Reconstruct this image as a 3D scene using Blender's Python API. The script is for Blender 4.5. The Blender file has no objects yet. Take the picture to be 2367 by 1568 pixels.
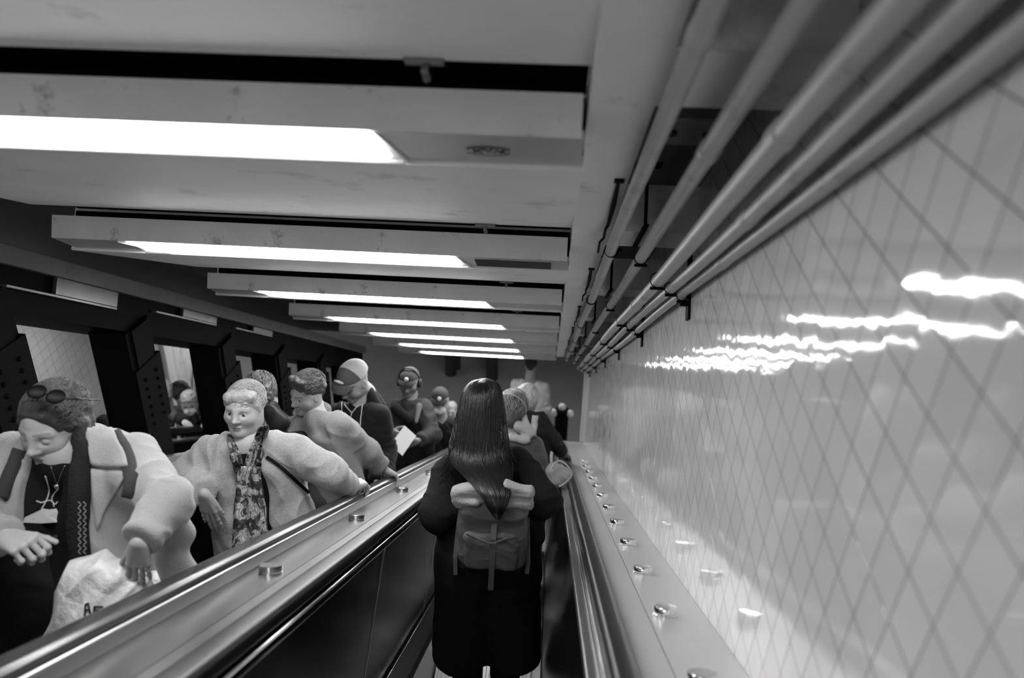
import bpy, bmesh, math, random
import numpy as np
from mathutils import Vector, Matrix, noise
random.seed(7)
sc = bpy.context.scene
C = sc.collection

# ------------------------------------------------------------------ camera, world, exposure
FOC = 1841.0
CX, CY = 1183.5, 784.0
_d = np.array([(1272-CX)/FOC, (925-CY)/FOC, 1.0]); _d /= np.linalg.norm(_d)
_X = np.array([math.cos(.051), math.sin(.051), 0.0]); _X[2] = -(_X[0]*_d[0]+_X[1]*_d[1])/_d[2]; _X /= np.linalg.norm(_X)
_N = -np.cross(_d, _X)
if _N[1] > 0: _N = -_N
A2C = np.stack([_X, _d, _N], 1)                  # slope frame (x, s, n) -> camera (right, down, forward)
ca, sa = math.cos(math.radians(30)), math.sin(math.radians(30))
SL = np.array([[1, 0, 0], [0, ca, -sa], [0, sa, ca]])   # world -> slope frame
W2C = A2C @ SL
def W(x, s, n):                                  # point given on the escalator slope -> world
    return Vector((x, s*ca+n*sa, -s*sa+n*ca))
def at(px, py, dep):                             # photo pixel and distance ahead of the lens -> world
    v = np.array([(px-CX)/FOC, (py-CY)/FOC, 1.0])*dep
    return Vector(W2C.T @ v)
cam = bpy.data.cameras.new('camera'); cam_o = bpy.data.objects.new('camera', cam); C.objects.link(cam_o)
cam.sensor_width = 36.0; cam.lens = FOC/2367*36.0; cam.clip_start = .02
r0, r1, r2 = [Vector(W2C[i]) for i in range(3)]
M = Matrix.Identity(4)
for i in range(3): M[i][0], M[i][1], M[i][2] = r0[i], -r1[i], -r2[i]
cam_o.matrix_world = M
cam.dof.use_dof = True; cam.dof.focus_distance = 3.1; cam.dof.aperture_fstop = 2.4
sc.camera = cam_o
w = bpy.data.worlds.new('world'); sc.world = w; w.use_nodes = True
w.node_tree.nodes['Background'].inputs[0].default_value = (1, 1, 1, 1)
w.node_tree.nodes['Background'].inputs[1].default_value = .42
sc.view_settings.view_transform = 'Standard'; sc.view_settings.look = 'None'
sc.view_settings.exposure = 1.3; sc.view_settings.gamma = 1.0
LAMP = 13.5

# ------------------------------------------------------------------ materials (all grey: a black and white place)
MATS = {}
def mat(name, v, rough=.5, metal=0., var=0., vscale=6., bump=0., bscale=40., stain=0., sscale=2.2, spec=.5, emit=0., attr=False, coat=0., stretch=None, fuzz=0.):
    if name in MATS: return MATS[name]
    m = bpy.data.materials.new(name); m.use_nodes = True; MATS[name] = m
    nt = m.node_tree; N = nt.nodes; L = nt.links; b = N['Principled BSDF']
    b.inputs['Roughness'].default_value = rough; b.inputs['Metallic'].default_value = metal
    b.inputs['Specular IOR Level'].default_value = spec; b.inputs['Coat Weight'].default_value = coat
    b.inputs['Coat Roughness'].default_value = .08
    if fuzz: b.inputs['Sheen Weight'].default_value = fuzz
    tc = N.new('ShaderNodeTexCoord'); src = tc.outputs['Object']
    if stretch:
        mp = N.new('ShaderNodeMapping'); mp.inputs['Scale'].default_value = stretch; L.new(src, mp.inputs[0]); src = mp.outputs[0]
    val = None
    if attr:
        a = N.new('ShaderNodeAttribute'); a.attribute_name = 'tone'; val = a.outputs['Fac']
    def math_(op, a, b_):
        n = N.new('ShaderNodeMath'); n.operation = op; n.use_clamp = False
        for i, q in enumerate((a, b_)):
            if isinstance(q, (int, float)): n.inputs[i].default_value = q
            else: L.new(q, n.inputs[i])
        return n.outputs[0]
    base = val if val is not None else v
    if var:
        n = N.new('ShaderNodeTexNoise'); n.inputs['Scale'].default_value = vscale; n.inputs['Detail'].default_value = 6; L.new(src, n.inputs['Vector'])
        base = math_('MULTIPLY', base, math_('ADD', math_('MULTIPLY', n.outputs['Fac'], 2*var), 1-var))
    if stain:
        n = N.new('ShaderNodeTexNoise'); n.inputs['Scale'].default_value = sscale; n.inputs['Detail'].default_value = 9; n.inputs['Roughness'].default_value = .72; L.new(src, n.inputs['Vector'])
        mr = N.new('ShaderNodeMapRange'); mr.inputs['From Min'].default_value = .575; mr.inputs['From Max'].default_value = .68
        mr.inputs['To Min'].default_value = 1; mr.inputs['To Max'].default_value = 1-stain; L.new(n.outputs['Fac'], mr.inputs['Value'])
        base = math_('MULTIPLY', base, mr.outputs[0])
    if isinstance(base, (int, float)): b.inputs['Base Color'].default_value = (base, base, base, 1)
    else:
        cb = N.new('ShaderNodeCombineColor'); [L.new(base, cb.inputs[i]) for i in range(3)]; L.new(cb.outputs[0], b.inputs['Base Color'])
    if bump:
        n = N.new('ShaderNodeTexNoise'); n.inputs['Scale'].default_value = bscale; n.inputs['Detail'].default_value = 5; L.new(src, n.inputs['Vector'])
        bp = N.new('ShaderNodeBump'); bp.inputs['Strength'].default_value = bump; bp.inputs['Distance'].default_value = .01
        L.new(n.outputs['Fac'], bp.inputs['Height']); L.new(bp.outputs[0], b.inputs['Normal'])
    if emit:
        b.inputs['Emission Color'].default_value = (1, 1, 1, 1); b.inputs['Emission Strength'].default_value = emit
    return m

def tile_mat(name, v, size, rough):
    """square wall tiles set level, dark joints, each tile tilted a hair so reflections break up from tile to tile"""
    m = bpy.data.materials.new(name); m.use_nodes = True; MATS[name] = m
    nt = m.node_tree; N = nt.nodes; L = nt.links; b = N['Principled BSDF']
    b.inputs['Roughness'].default_value = rough; b.inputs['Coat Weight'].default_value = .0; b.inputs['Coat Roughness'].default_value = .06; b.inputs['Specular IOR Level'].default_value = .75
    tc = N.new('ShaderNodeTexCoord'); sp = N.new('ShaderNodeSeparateXYZ'); L.new(tc.outputs['Object'], sp.inputs[0])
    def mt(op, *a):
        n = N.new('ShaderNodeMath'); n.operation = op
        for i, q in enumerate(a):
            if isinstance(q, (int, float)): n.inputs[i].default_value = q
            else: L.new(q, n.inputs[i])
        return n.outputs[0]
    yy, zz = sp.outputs[1], sp.outputs[2]
    rot = math.radians(6.5)
    u = mt('DIVIDE', mt('ADD', mt('MULTIPLY', yy, math.cos(rot)), mt('MULTIPLY', zz, math.sin(rot))), size[0])
    q = mt('DIVIDE', mt('SUBTRACT', mt('MULTIPLY', zz, math.cos(rot)), mt('MULTIPLY', yy, math.sin(rot))), size[1])
    u = mt('ADD', u, .18); q = mt('ADD', q, .36)
    fu, fv = mt('FRACT', u), mt('FRACT', q)
    def edge(fr): return mt('MINIMUM', fr, mt('SUBTRACT', 1.0, fr))
    e = mt('MINIMUM', edge(fu), edge(fv))
    nz = N.new('ShaderNodeTexNoise'); nz.inputs['Scale'].default_value = 3; nz.inputs['Detail'].default_value = 4; L.new(tc.outputs['Object'], nz.inputs['Vector'])
    wdt = mt('ADD', .008, mt('MULTIPLY', nz.outputs['Fac'], .022))
    mr = N.new('ShaderNodeMapRange'); L.new(e, mr.inputs['Value']); L.new(mt('MULTIPLY', wdt, .6), mr.inputs['From Min']); L.new(wdt, mr.inputs['From Max'])
    cmbv = N.new('ShaderNodeCombineXYZ'); L.new(mt('FLOOR', u), cmbv.inputs[0]); L.new(mt('FLOOR', q), cmbv.inputs[1])
    wn = N.new('ShaderNodeTexWhiteNoise'); wn.noise_dimensions = '2D'; L.new(cmbv.outputs[0], wn.inputs['Vector'])
    n2 = N.new('ShaderNodeTexNoise'); n2.inputs['Scale'].default_value = 2.0; n2.inputs['Detail'].default_value = 5; L.new(tc.outputs['Object'], n2.inputs['Vector'])
    tone = mt('MULTIPLY', mt('MULTIPLY', v, mt('ADD', .95, mt('MULTIPLY', wn.outputs['Value'], .07))), mt('ADD', .86, mt('MULTIPLY', n2.outputs['Fac'], .28)))
    mix = mt('ADD', mt('MULTIPLY', tone, mr.outputs[0]), mt('MULTIPLY', mt('SUBTRACT', 1.0, mr.outputs[0]), v*.28))
    cb = N.new('ShaderNodeCombineColor'); [L.new(mix, cb.inputs[i]) for i in range(3)]; L.new(cb.outputs[0], b.inputs['Base Color'])
    # tilt: height = a*fu + b*fv with random a, b per tile, plus pillow edge
    cs = N.new('ShaderNodeSeparateColor'); L.new(wn.outputs['Color'], cs.inputs[0])
    hgt = mt('ADD', mt('MULTIPLY', mt('SUBTRACT', cs.outputs[0], .5), fu), mt('MULTIPLY', mt('SUBTRACT', cs.outputs[1], .5), fv))
    n3 = N.new('ShaderNodeTexNoise'); n3.inputs['Scale'].default_value = 22; n3.inputs['Detail'].default_value = 1; L.new(tc.outputs['Object'], n3.inputs['Vector'])
    hgt = mt('ADD', mt('MULTIPLY', hgt, .9), mt('MULTIPLY', n3.outputs['Fac'], .30))
    hgt = mt('ADD', hgt, mt('MULTIPLY', mr.outputs[0], .35))
    bp = N.new('ShaderNodeBump'); bp.inputs['Strength'].default_value = 1.0; bp.inputs['Distance'].default_value = .0016
    L.new(hgt, bp.inputs['Height']); L.new(bp.outputs[0], b.inputs['Normal'])
    return m

# ------------------------------------------------------------------ object helpers
def obj(name, me, m=None, parent=None, smooth=False):
    if isinstance(me, bmesh.types.BMesh):
        d = bpy.data.meshes.new(name); bmesh.ops.recalc_face_normals(me, faces=me.faces); me.to_mesh(d); me.free(); me = d
    o = bpy.data.objects.new(name, me); C.objects.link(o)
    if m: me.materials.append(m)
    if smooth:
        me.polygons.foreach_set('use_smooth', [True]*len(me.polygons))
        if smooth == 'auto': me.set_sharp_from_angle(angle=math.radians(35))
    if parent:
        o.parent = parent; root = parent
        while root.parent: root = root.parent
        me.transform(Matrix.Translation(-root.location))
    return o
def tag(o, label=None, cat=None, group=None, kind=None):
    if label: o['label'] = label
    if cat: o['category'] = cat
    if group: o['group'] = group
    if kind: o['kind'] = kind
    return o
def thing(name, label, cat, loc=(0, 0, 0), group=None):
    o = bpy.data.objects.new(name, None); C.objects.link(o); o.location = loc; o.empty_display_size = .1
    return tag(o, label, cat, group)
def kids(o): return [c for c in C.objects if c.parent == o]
def dup(o, delta, label=None, parent=None):
    ch = kids(o); c = o.copy(); C.objects.link(c)
    if parent is None: c.location = o.location + Vector(delta)
    else: c.parent = parent
    if label: c['label'] = label
    if parent is None:
        for k in ch:
            q = k.copy(); C.objects.link(q); q.parent = c
            for g in kids(k):
                z = g.copy(); C.objects.link(z); z.parent = q
    return c
def box(bm, c, size, R=None, bev=0.):
    r = bmesh.ops.create_cube(bm, size=1.0); vs = r['verts']
    bmesh.ops.scale(bm, vec=Vector(size), verts=vs)
    if bev:
        es = list({e for v in vs for e in v.link_edges})
        g = bmesh.ops.bevel(bm, geom=es, offset=bev, segments=2, affect='EDGES', profile=.6); vs = list({v for v in g['verts']}|{v for v in vs if v.is_valid})
    if R is not None: bmesh.ops.rotate(bm, matrix=R, verts=vs)
    bmesh.ops.translate(bm, vec=Vector(c), verts=vs)
RS = Matrix(((1, 0, 0), (0, ca, sa), (0, -sa, ca)))            # slope axes as columns: (x, s, n) -> world
def sbox(bm, x0, x1, s0, s1, n0, n1, bev=0.):
    box(bm, W((x0+x1)/2, (s0+s1)/2, (n0+n1)/2), (x1-x0, s1-s0, n1-n0), RS, bev)
def wbox(bm, x0, x1, y0, y1, z0, z1, bev=0.):
    box(bm, ((x0+x1)/2, (y0+y1)/2, (z0+z1)/2), (x1-x0, y1-y0, z1-z0), None, bev)
def prism(bm, pts, fa, fb):                                      # polygon pts mapped by fa and fb to two end rings
    a = [bm.verts.new(fa(p)) for p in pts]; b = [bm.verts.new(fb(p)) for p in pts]; n = len(pts)
    bm.faces.new(a); bm.faces.new(b[::-1])
    for i in range(n): bm.faces.new((a[i], b[i], b[(i+1) % n], a[(i+1) % n]))
def along(bm, pts, s0, s1): prism(bm, pts, lambda p: W(p[0], s0, p[1]), lambda p: W(p[0], s1, p[1]))   # profile (x, n) run down the slope
def across(bm, pts, x0, x1): prism(bm, pts, lambda p: W(x0, p[0], p[1]), lambda p: W(x1, p[0], p[1]))  # profile (s, n) run across
def tube(bm, pts, rad, seg=10, cap=True):
    pts = [Vector(p) for p in pts]; rs = rad if isinstance(rad, (list, tuple)) else [rad]*len(pts)
    rings = []; prev = None
    for i, p in enumerate(pts):
        t = (pts[min(i+1, len(pts)-1)]-pts[max(i-1, 0)]).normalized()
        if prev is None: a = t.orthogonal().normalized()
        else: a = (prev-t*prev.dot(t)).normalized()
        prev = a; b = t.cross(a)
        rings.append([bm.verts.new(p+(a*math.cos(2*math.pi*k/seg)+b*math.sin(2*math.pi*k/seg))*rs[i]) for k in range(seg)])
    for i in range(len(rings)-1):
        for k in range(seg): bm.faces.new((rings[i][k], rings[i+1][k], rings[i+1][(k+1) % seg], rings[i][(k+1) % seg]))
    if cap: bm.faces.new(rings[0][::-1]); bm.faces.new(rings[-1])
def BM(): return bmesh.new()

# ------------------------------------------------------------------ the place: materials
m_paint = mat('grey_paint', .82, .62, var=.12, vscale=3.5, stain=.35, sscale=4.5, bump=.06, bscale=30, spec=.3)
m_riser = mat('stained_panel', .70, .5, var=.25, vscale=6, stain=.75, sscale=7.0, bump=.1, stretch=(1, 1, 1))
m_plate = mat('fixture_plate', .52, .32, metal=.25, var=.1, vscale=4)
m_lens = mat('lit_lens', .9, .4, emit=LAMP)
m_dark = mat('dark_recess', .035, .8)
m_black = mat('black_steel', .006, .6, var=.4, vscale=5, bump=.1, spec=.04)
m_header = mat('header_paint', .20, .38, var=.18, vscale=3.5, stain=.3, sscale=3, spec=.6)
m_headpl = mat('header_plate', .16, .25, metal=.4, var=.3, vscale=9)
m_pipe = mat('painted_pipe', .46, .4, var=.12, vscale=8, stain=.5, sscale=7)
m_tile = tile_mat('white_tile', .74, (.0715, .0805), .06)
m_tile2 = tile_mat('far_tile', .66, (.115, .105), .3)
m_deck = mat('brushed_deck', .30, .27, metal=1., var=.12, vscale=4, bump=.02, bscale=18)
m_deckr = mat('wall_side_deck', .62, .34, metal=.45, var=.05, vscale=4)
m_chrome = mat('chrome', .75, .12, metal=1.)
m_skirt = mat('skirt_metal', .5, .3, metal=1., var=.1, vscale=5)
m_glossb = mat('black_glossy_panel', .006, .22, var=.3, vscale=5, spec=.035)
m_rubber = mat('handrail_rubber', .012, .32, spec=.3)
m_rubber2 = mat('worn_handrail_rubber', .03, .22, spec=.5)
m_step = mat('cast_step', .42, .38, metal=.8, var=.12, vscale=8)
m_floor = mat('landing_floor', .17, .55, var=.15, vscale=3)
m_back = mat('back_wall_paint', .2, .6, var=.12, vscale=1.5)
m_conc = mat('concrete', .22, .8, var=.2, vscale=4)

S0, S1 = -1.6, 9.4
PER = 1.205
K0, K1 = -3, 6
LIPS = [1.29+PER*k for k in range(K0, K1+1)]
# ceiling: saw-tooth bays, one slab per bay
bm = BM()
for s in LIPS:
    across(bm, [(s+.185, .432), (s+PER-.050, .536), (s+PER-.050, .85), (s+.185, .85)], -1.70, .04)
sbox(bm, .04, .150, LIPS[0], 9.15, .50, .85)
for s in LIPS: sbox(bm, .15, .60, s-.20, s+.02, .50, .85)
tag(obj('ceiling', bm, m_paint), kind='structure')
bm = BM(); sbox(bm, .15, .60, LIPS[0], 9.15, .64, .85); sbox(bm, -1.7, .60, -5.0, LIPS[0], .54, .85); tag(obj('ceiling_recess', bm, mat('sooty_concrete', .09, .8, var=.4, vscale=7)), kind='structure')  # mottled concrete, a darker grey than the ceiling paint
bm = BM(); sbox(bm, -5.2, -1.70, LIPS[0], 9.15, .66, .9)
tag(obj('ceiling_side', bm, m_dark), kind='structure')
# landing: floor, ceiling and back wall
ZL = W(0, 9.6, -1.37).z; YL = W(0, 9.4, -1.37).y; YB = 15.5
bm = BM(); wbox(bm, -6.5, 3.2, YL-.1, YB+.2, ZL-.2, ZL)
tag(obj('floor', bm, m_floor), kind='structure')
bm = BM(); wbox(bm, -6.5, 3.2, YB, YB+.2, ZL, ZL+3.2)
o = tag(obj('wall_back', bm, m_back), kind='structure')
zc = W(0, 9.15, .50).z
bm = BM(); wbox(bm, -6.5, 3.2, W(0, 9.15, .5).y, YB, zc+.35, zc+.6)
tag(obj('ceiling_landing', bm, m_conc), kind='structure')
bm = BM(); wbox(bm, 3.0, 3.2, YL-.1, YB, ZL, ZL+3.2); tag(obj('wall_landing', bm, m_back), kind='structure')
# right tiled wall, running down the slope, upright end
bm = BM(); sbox(bm, .40, .62, -5.0, 9.30, -1.9, .64)
tag(obj('wall_right', bm, m_tile), kind='structure')
bm = BM(); a = W(.40, 9.3, -.1); wbox(bm, .372, .63, a.y-.02, a.y+.10, ZL, a.z+.62, .01)
tag(obj('trim_1', bm, mat('white_trim', .7, .4)), kind='structure')
# far left tiled wall, a pilaster and a peeling stretch of wall behind the third escalator
bm = BM(); sbox(bm, -5.2, -5.0, 1.0, 10.15, -2.2, .44); tag(obj('wall_left', bm, m_tile2), kind='structure')
bm = BM(); sbox(bm, -5.0, -4.95, 1.0, 10.15, .49, .53, .01); tag(obj('trim_2', bm, m_header), kind='structure')
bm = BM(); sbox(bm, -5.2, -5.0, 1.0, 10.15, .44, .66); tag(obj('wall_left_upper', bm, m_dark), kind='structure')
bm = BM(); a = W(-5, 10.35, 0); wbox(bm, -5.2, -4.95, a.y-.18, a.y, ZL, a.z+.8); tag(obj('wall_pilaster', bm, mat('pale_pilaster', .75, .5)), kind='structure')
bm = BM(); wbox(bm, -5.6, -5.05, a.y, a.y+1.0, ZL, a.z+.8); tag(obj('wall_peeling', bm, mat('peeling_paint', .55, .6, var=.5, vscale=9, stain=.9, sscale=3, stretch=(1, 3, .6))), kind='structure')
bm = BM(); prism(bm, [(0, -.5), (.55, .75), (.95, .75), (.28, -.62)], lambda p: Vector((-5.02, a.y+.35+p[0], a.z-.25+p[1])), lambda p: Vector((-4.85, a.y+.35+p[0], a.z-.25+p[1])))
tag(obj('trim_3', bm, mat('pale_soffit', .55, .5)), kind='structure')
# header beam over the posts
bm = BM(); sbox(bm, -2.42, -2.20, -1.2, 9.3, .425, .505, .006); 
tag(obj('beam_header', bm, m_header), kind='structure')
bm = BM(); sbox(bm, -2.75, -2.235, -1.2, 9.3, .235, .424); tag(obj('beam_soffit', bm, m_black), kind='structure')

# ------------------------------------------------------------------ header plates (pale patches standing in for light on its face), one thing each
for i, (a_, b_, n0) in enumerate([(3.40, 3.90, .345), (4.62, 5.10, .375), (5.75, 6.15, .385)]):
    bm = BM(); sbox(bm, -2.226, -2.206, a_, b_, n0, .424, .003); sbox(bm, -2.40, -2.206, a_-.32, b_, n0-.012, n0, .002)
    o = obj('cover_plate', bm, m_headpl)
    tag(o, ['shiny metal cover plate under the header above the leftmost opening', 'narrow metal cover plate under the header above the opening with the people beyond', 'metal cover plate under the header furthest down the slope'][i], 'cover plate', 'cover plates under the header beam')

# ------------------------------------------------------------------ black steel posts (world upright)
def post(s, i):
    b = W(-2.2, s, -.5); top = W(-2.2, s, .26).z+.25
    zz0 = b.z-.25
    t = thing('steel_post', '', 'post', (-2.33, b.y, zz0), 'riveted steel posts')
    def part(nm, *bx, mt_=m_black):
        bm = BM()
        for q in bx: wbox(bm, *q)
        return obj(nm, bm, mt_, t)
    y = b.y
    part('web', (-2.37, -2.235, y-.10, y+.07, zz0, top))
    part('flange', (-2.42, -2.22, y-.14, y-.10, zz0, top)); part('flange', (-2.42, -2.22, y+.07, y+.11, zz0, top))
    part('side_plate', (-2.235, -2.205, y-.10, y+.07, zz0, top))
    part('gusset', (-2.38, -2.198, y-.15, y+.12, top-.62, top-.22))
    for k in range(6):
        for yy in (y-.075, y+.045):
            bm = BM(); r = bmesh.ops.create_uvsphere(bm, u_segments=8, v_segments=5, radius=.011); bmesh.ops.translate(bm, vec=(-2.196, yy, top-.30-.055*k), verts=r['verts'])
            obj('rivet', bm, m_black, t, True)
    return t
PL = ['riveted black steel post at the left edge behind the woman with sunglasses in her hair', 'wide riveted black steel post between the tiled opening and the opening with people',
      'black steel post just behind the grey-haired woman', 'black steel post between the grey-haired woman and the man in the light shirt',
      'black steel post directly behind the head of the man in the light shirt', 'narrow black steel post behind the man in the two-tone cap', 'thin black post farthest down the slope beside the back wall']
for i, s in enumerate([3.45, 4.60, 5.76, 6.86, 8.02, 9.2]):
    t = post(s, i); t['label'] = PL[i]

# ------------------------------------------------------------------ ceiling light fixtures
def fixture(s):
    t = thing('ceiling_light', '', 'ceiling light', W(-.8, s, .45), 'ceiling lights down the slope')
    bm = BM(); across(bm, [(s+.032, .522), (s+.040, .447), (s+.050, .447), (s+.042, .522)], -1.68, .030)
    obj('back_panel', bm, m_riser, t)
    bm = BM(); across(bm, [(s-.049, .58), (s+.184, .58), (s+.184, .60), (s-.049, .60)], -1.69, .038); across(bm, [(s+.175, .46), (s+.184, .46), (s+.184, .57), (s+.175, .57)], -1.69, .038); obj('recess_liner', bm, m_black, t)  # black sheets over the gap, added so that it reads as deep shade
    for xa, xb in ((-1.68, -1.43), (-.335, .035)):
        bm = BM(); across(bm, [(s+.044, .447), (s+.180, .440), (s+.180, .455), (s+.044, .462)], xa, xb); obj('housing_plate', bm, m_plate, t)
    bm = BM(); across(bm, [(s+.040, .453), (s+.182, .453), (s+.182, .463), (s+.040, .463)], -1.47, -.29); obj('lamp_tray', bm, m_plate, t)  # unseen plate added to keep the lens from lighting the gap above
    bm = BM()
    a = [(-1.44, s+.048), (-.325, s+.048), (-.306, s+.168), (-1.33, s+.168)]
    b = [(-1.40, s+.056), (-.355, s+.056), (-.328, s+.162), (-1.35, s+.162)]
    v1 = [bm.verts.new(W(x, q, .450)) for x, q in a]; v2 = [bm.verts.new(W(x, q, .436)) for x, q in b]
    bm.faces.new(v1); bm.faces.new(v2[::-1])
    for i in range(4): bm.faces.new((v1[i], v2[i], v2[(i+1) % 4], v1[(i+1) % 4]))
    obj('lens', bm, m_lens, t)
    bm = BM()
    tube(bm, [W(-1.43, s+.182, .436), W(-.30, s+.182, .436)], .004, 6); tube(bm, [W(-1.46, s+.052, .446), W(-1.335, s+.182, .437)], .004, 6); tube(bm, [W(-.325, s+.052, .446), W(-.293, s+.182, .437)], .004, 6)
    obj('lens_frame', bm, m_plate, t)
    bm = BM(); sbox(bm, -.262, -.198, s-.062, s-.045, .528, .536, .002); sbox(bm, -.236, -.224, s-.050, s-.026, .516, .53, .002)
    r = bmesh.ops.create_uvsphere(bm, u_segments=10, v_segments=6, radius=.007); bmesh.ops.translate(bm, vec=W(-.23, s-.022, .517), verts=r['verts'])
    obj('clip', bm, m_headpl, t)
    return t
FL = ['', '', '', 'nearest ceiling light in view, with the maker mark on its housing', 'second ceiling light down the slope, with an open slot beside its lens', 'third ceiling light down the slope',
      'fourth ceiling light down the slope', 'fifth ceiling light down the slope', 'sixth ceiling light down the slope', 'seventh and farthest ceiling light, above the back wall']
f0 = None
for i, s in enumerate(LIPS):
    if i == 2: continue
    lab = FL[i] or ['ceiling light farthest up the slope, behind the viewer', 'ceiling light second up the slope, behind the viewer', 'ceiling light overhead, just above the top of the photo'][i]
    if f0 is None: f0 = fixture(s); f0['label'] = lab; t = f0
    else: t = dup(f0, W(0, s-LIPS[0], 0), lab)
    if i == 3:
        # maker's oval mark
        bm = BM(); s_ = s+.118
        def oval(cx, cs, rx, rs, a0=0, a1=2*math.pi, n=22): return [W(cx+rx*math.cos(a0+(a1-a0)*k/n), cs+rs*math.sin(a0+(a1-a0)*k/n), .4425) for k in range(n+1)]
        tube(bm, oval(-.135, s_, .043, .023, .45, 2.7), .0013, 6); tube(bm, oval(-.135, s_, .043, .023, 3.6, 5.85), .0013, 6)
        def ln(*p): tube(bm, [W(-.135+q[0], s_-q[1], .4425) for q in p], .0016, 6)
        ln((-.026, .011), (-.026, -.011)); ln((-.010, .010), (-.026, 0), (-.010, -.011))
        ln((-.008, .014), (0, -.002), (.008, .014)); ln((.010, -.011), (.016, .010), (.023, -.011)); ln((.030, .008), (.022, 0), (.032, -.008))
        k = obj('maker_mark', bm, mat('ink', .02, .6), t)
    if i == 4:
        bm = BM(); across(bm, [(s+.075, .443), (s+.165, .438), (s+.165, .445), (s+.075, .449)], -.27, -.02); obj('open_slot', bm, m_dark, t)
# lamps added above the third escalator, beyond the posts, to light its tiled wall
for i, s in enumerate([2.4, 4.8, 7.2]):
    t = thing('ceiling_light', ['light above the third escalator, farthest up the slope', 'light above the third escalator, middle of three', 'light above the third escalator, farthest down'][i], 'ceiling light', W(-3.8, s, .6), 'lights beyond the posts')
    bm = BM(); sbox(bm, -4.5, -3.3, s, s+.16, .60, .66); obj('housing_plate', bm, m_plate, t)
    bm = BM(); sbox(bm, -4.45, -3.35, s+.02, s+.14, .585, .60, .004); obj('lens', bm, m_lens, t)
t = thing('ceiling_light', 'light above the landing on the side of the third escalator', 'ceiling light', (-4.2, 9.6, ZL+1.9))  # unseen lamp added to brighten the walls past the third escalator
bm = BM(); wbox(bm, -4.85, -3.6, 9.5, 9.7, ZL+1.88, ZL+1.93); obj('housing_plate', bm, m_plate, t)
bm = BM(); wbox(bm, -4.8, -3.65, 9.52, 9.68, ZL+1.85, ZL+1.88, .004); obj('lens', bm, m_lens, t)
t = thing('ceiling_light', 'light above the landing at the foot of the escalators', 'ceiling light', (-.6, 9.4, zc+.33))
bm = BM(); wbox(bm, -1.2, 0, 9.1, 9.3, zc+.30, zc+.35); obj('housing_plate', bm, m_plate, t)
bm = BM(); wbox(bm, -1.15, -.05, 9.12, 9.28, zc+.28, zc+.30, .004); obj('lens', bm, m_lens, t)

# ------------------------------------------------------------------ conduits along the top of the right wall
PIPES = [(.162, .462, .0165, 'slim grey conduit hung nearest the ceiling lights'), (.250, .440, .0175, 'grey conduit second from the ceiling lights'), (.285, .492, .013, 'thin dark conduit tucked above the others'),
         (.302, .375, .0195, 'thick grey conduit in the middle of the bundle'), (.341, .352, .0148, 'grey conduit second from the tiled wall'), (.376, .333, .0138, 'lowest grey conduit running against the tiled wall')]
for i, (x, n, r_, lab) in enumerate(PIPES):
    bm = BM(); ss = np.linspace(-1.0, 9.1, 34)
    tube(bm, [W(x+.003*math.sin(q*2.1+i), q, n+.004*math.sin(q*1.7+2*i)) for q in ss], r_, 20)
    o = obj('conduit', bm, m_pipe if i != 2 else mat('dark_pipe', .08, .5), None, 'auto'); tag(o, lab, 'pipe', 'conduits beside the tiled wall')
    for j, q in enumerate(np.arange(.95+.37*i % 1.0, 8.8, 1.9 if i != 2 else 4)):
        bm = BM(); P0 = W(x+.003*math.sin(q*2.1+i), q, n+.004*math.sin(q*1.7+2*i)); P1 = W(x+.003*math.sin((q+.05)*2.1+i), q+.05, n+.004*math.sin((q+.05)*1.7+2*i))
        d_ = (P1-P0); tube(bm, [P0, P0+d_*.06, P0+d_*.94, P1], [r_*1.02, r_*1.14, r_*1.14, r_*1.02], 20)
        obj('coupling', bm, m_pipe, o, 'auto')
hl = ['nearest', 'second', 'third', 'fourth', 'fifth', 'sixth']
for i in range(6):
    s = 2.38+PER*i
    t = thing('pipe_hanger', f'black strut and clamps holding the conduits, {hl[i]} down the slope', 'pipe hanger', W(.3, s, .5), 'conduit hangers')
    bm = BM(); sbox(bm, .392, .40, s-.02, s+.025, .26, .50); sbox(bm, .37, .398, s-.01, s+.01, .300, .312); obj('wall_bracket', bm, m_black, t)
    bm = BM(); tube(bm, [W(.228, s-.28, .55), W(.228, s-.28, .46)], .004, 6); sbox(bm, .222, .236, s-.30, s-.0, .47, .476); sbox(bm, .19, .265, s-.305, s-.255, .637, .64); tube(bm, [W(.228, s-.28, .64), W(.228, s-.28, .46)], .005, 6); obj('drop_rod', bm, m_black, t)
    for (x, n, r_) in ((.250, .440, .0175), (.302, .375, .0195), (.341, .352, .0148), (.376, .333, .0138)):
        bm = BM(); a0 = math.pi*.0
        tube(bm, [W(x+(r_+.003)*math.cos(q), s, n+(r_+.003)*math.sin(q)) for q in np.linspace(0, 2*math.pi, 17)], .0018, 6)
        sbox(bm, x-r_*1.1, x+r_*1.1, s-.006, s+.006, n-r_-.010, n-r_-.002, .001); obj('pipe_clamp', bm, m_black, t, True)
    t2 = thing('rod_hanger', f'zigzag black rod and J-hook holding the slimmest conduit, {hl[i]} down the slope', 'pipe hanger', W(.14, s, .5), 'J-hook hangers')
    bm = BM(); q0 = s-.62
    tube(bm, [W(.128, q0, .497), W(.132, q0+.20, .492), W(.134, q0+.40, .488), W(.128, q0+.42, .478), W(.130, q0+.52, .474), W(.120, q0+.54, .466), W(.124, q0+.68, .462)], [.004, .007, .0055, .004, .004, .0035, .0035], 8)
    sbox(bm, .118, .140, q0-.01, q0+.012, .494, .500, .001); obj('rod', bm, m_black, t2)
    bm = BM(); tube(bm, [W(.162+.0200*math.cos(q), s+.02, .462+.0200*math.sin(q)) for q in np.linspace(-.1, -math.pi*1.15, 12)], .003, 8); obj('hook', bm, m_black, t2, True)
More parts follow.
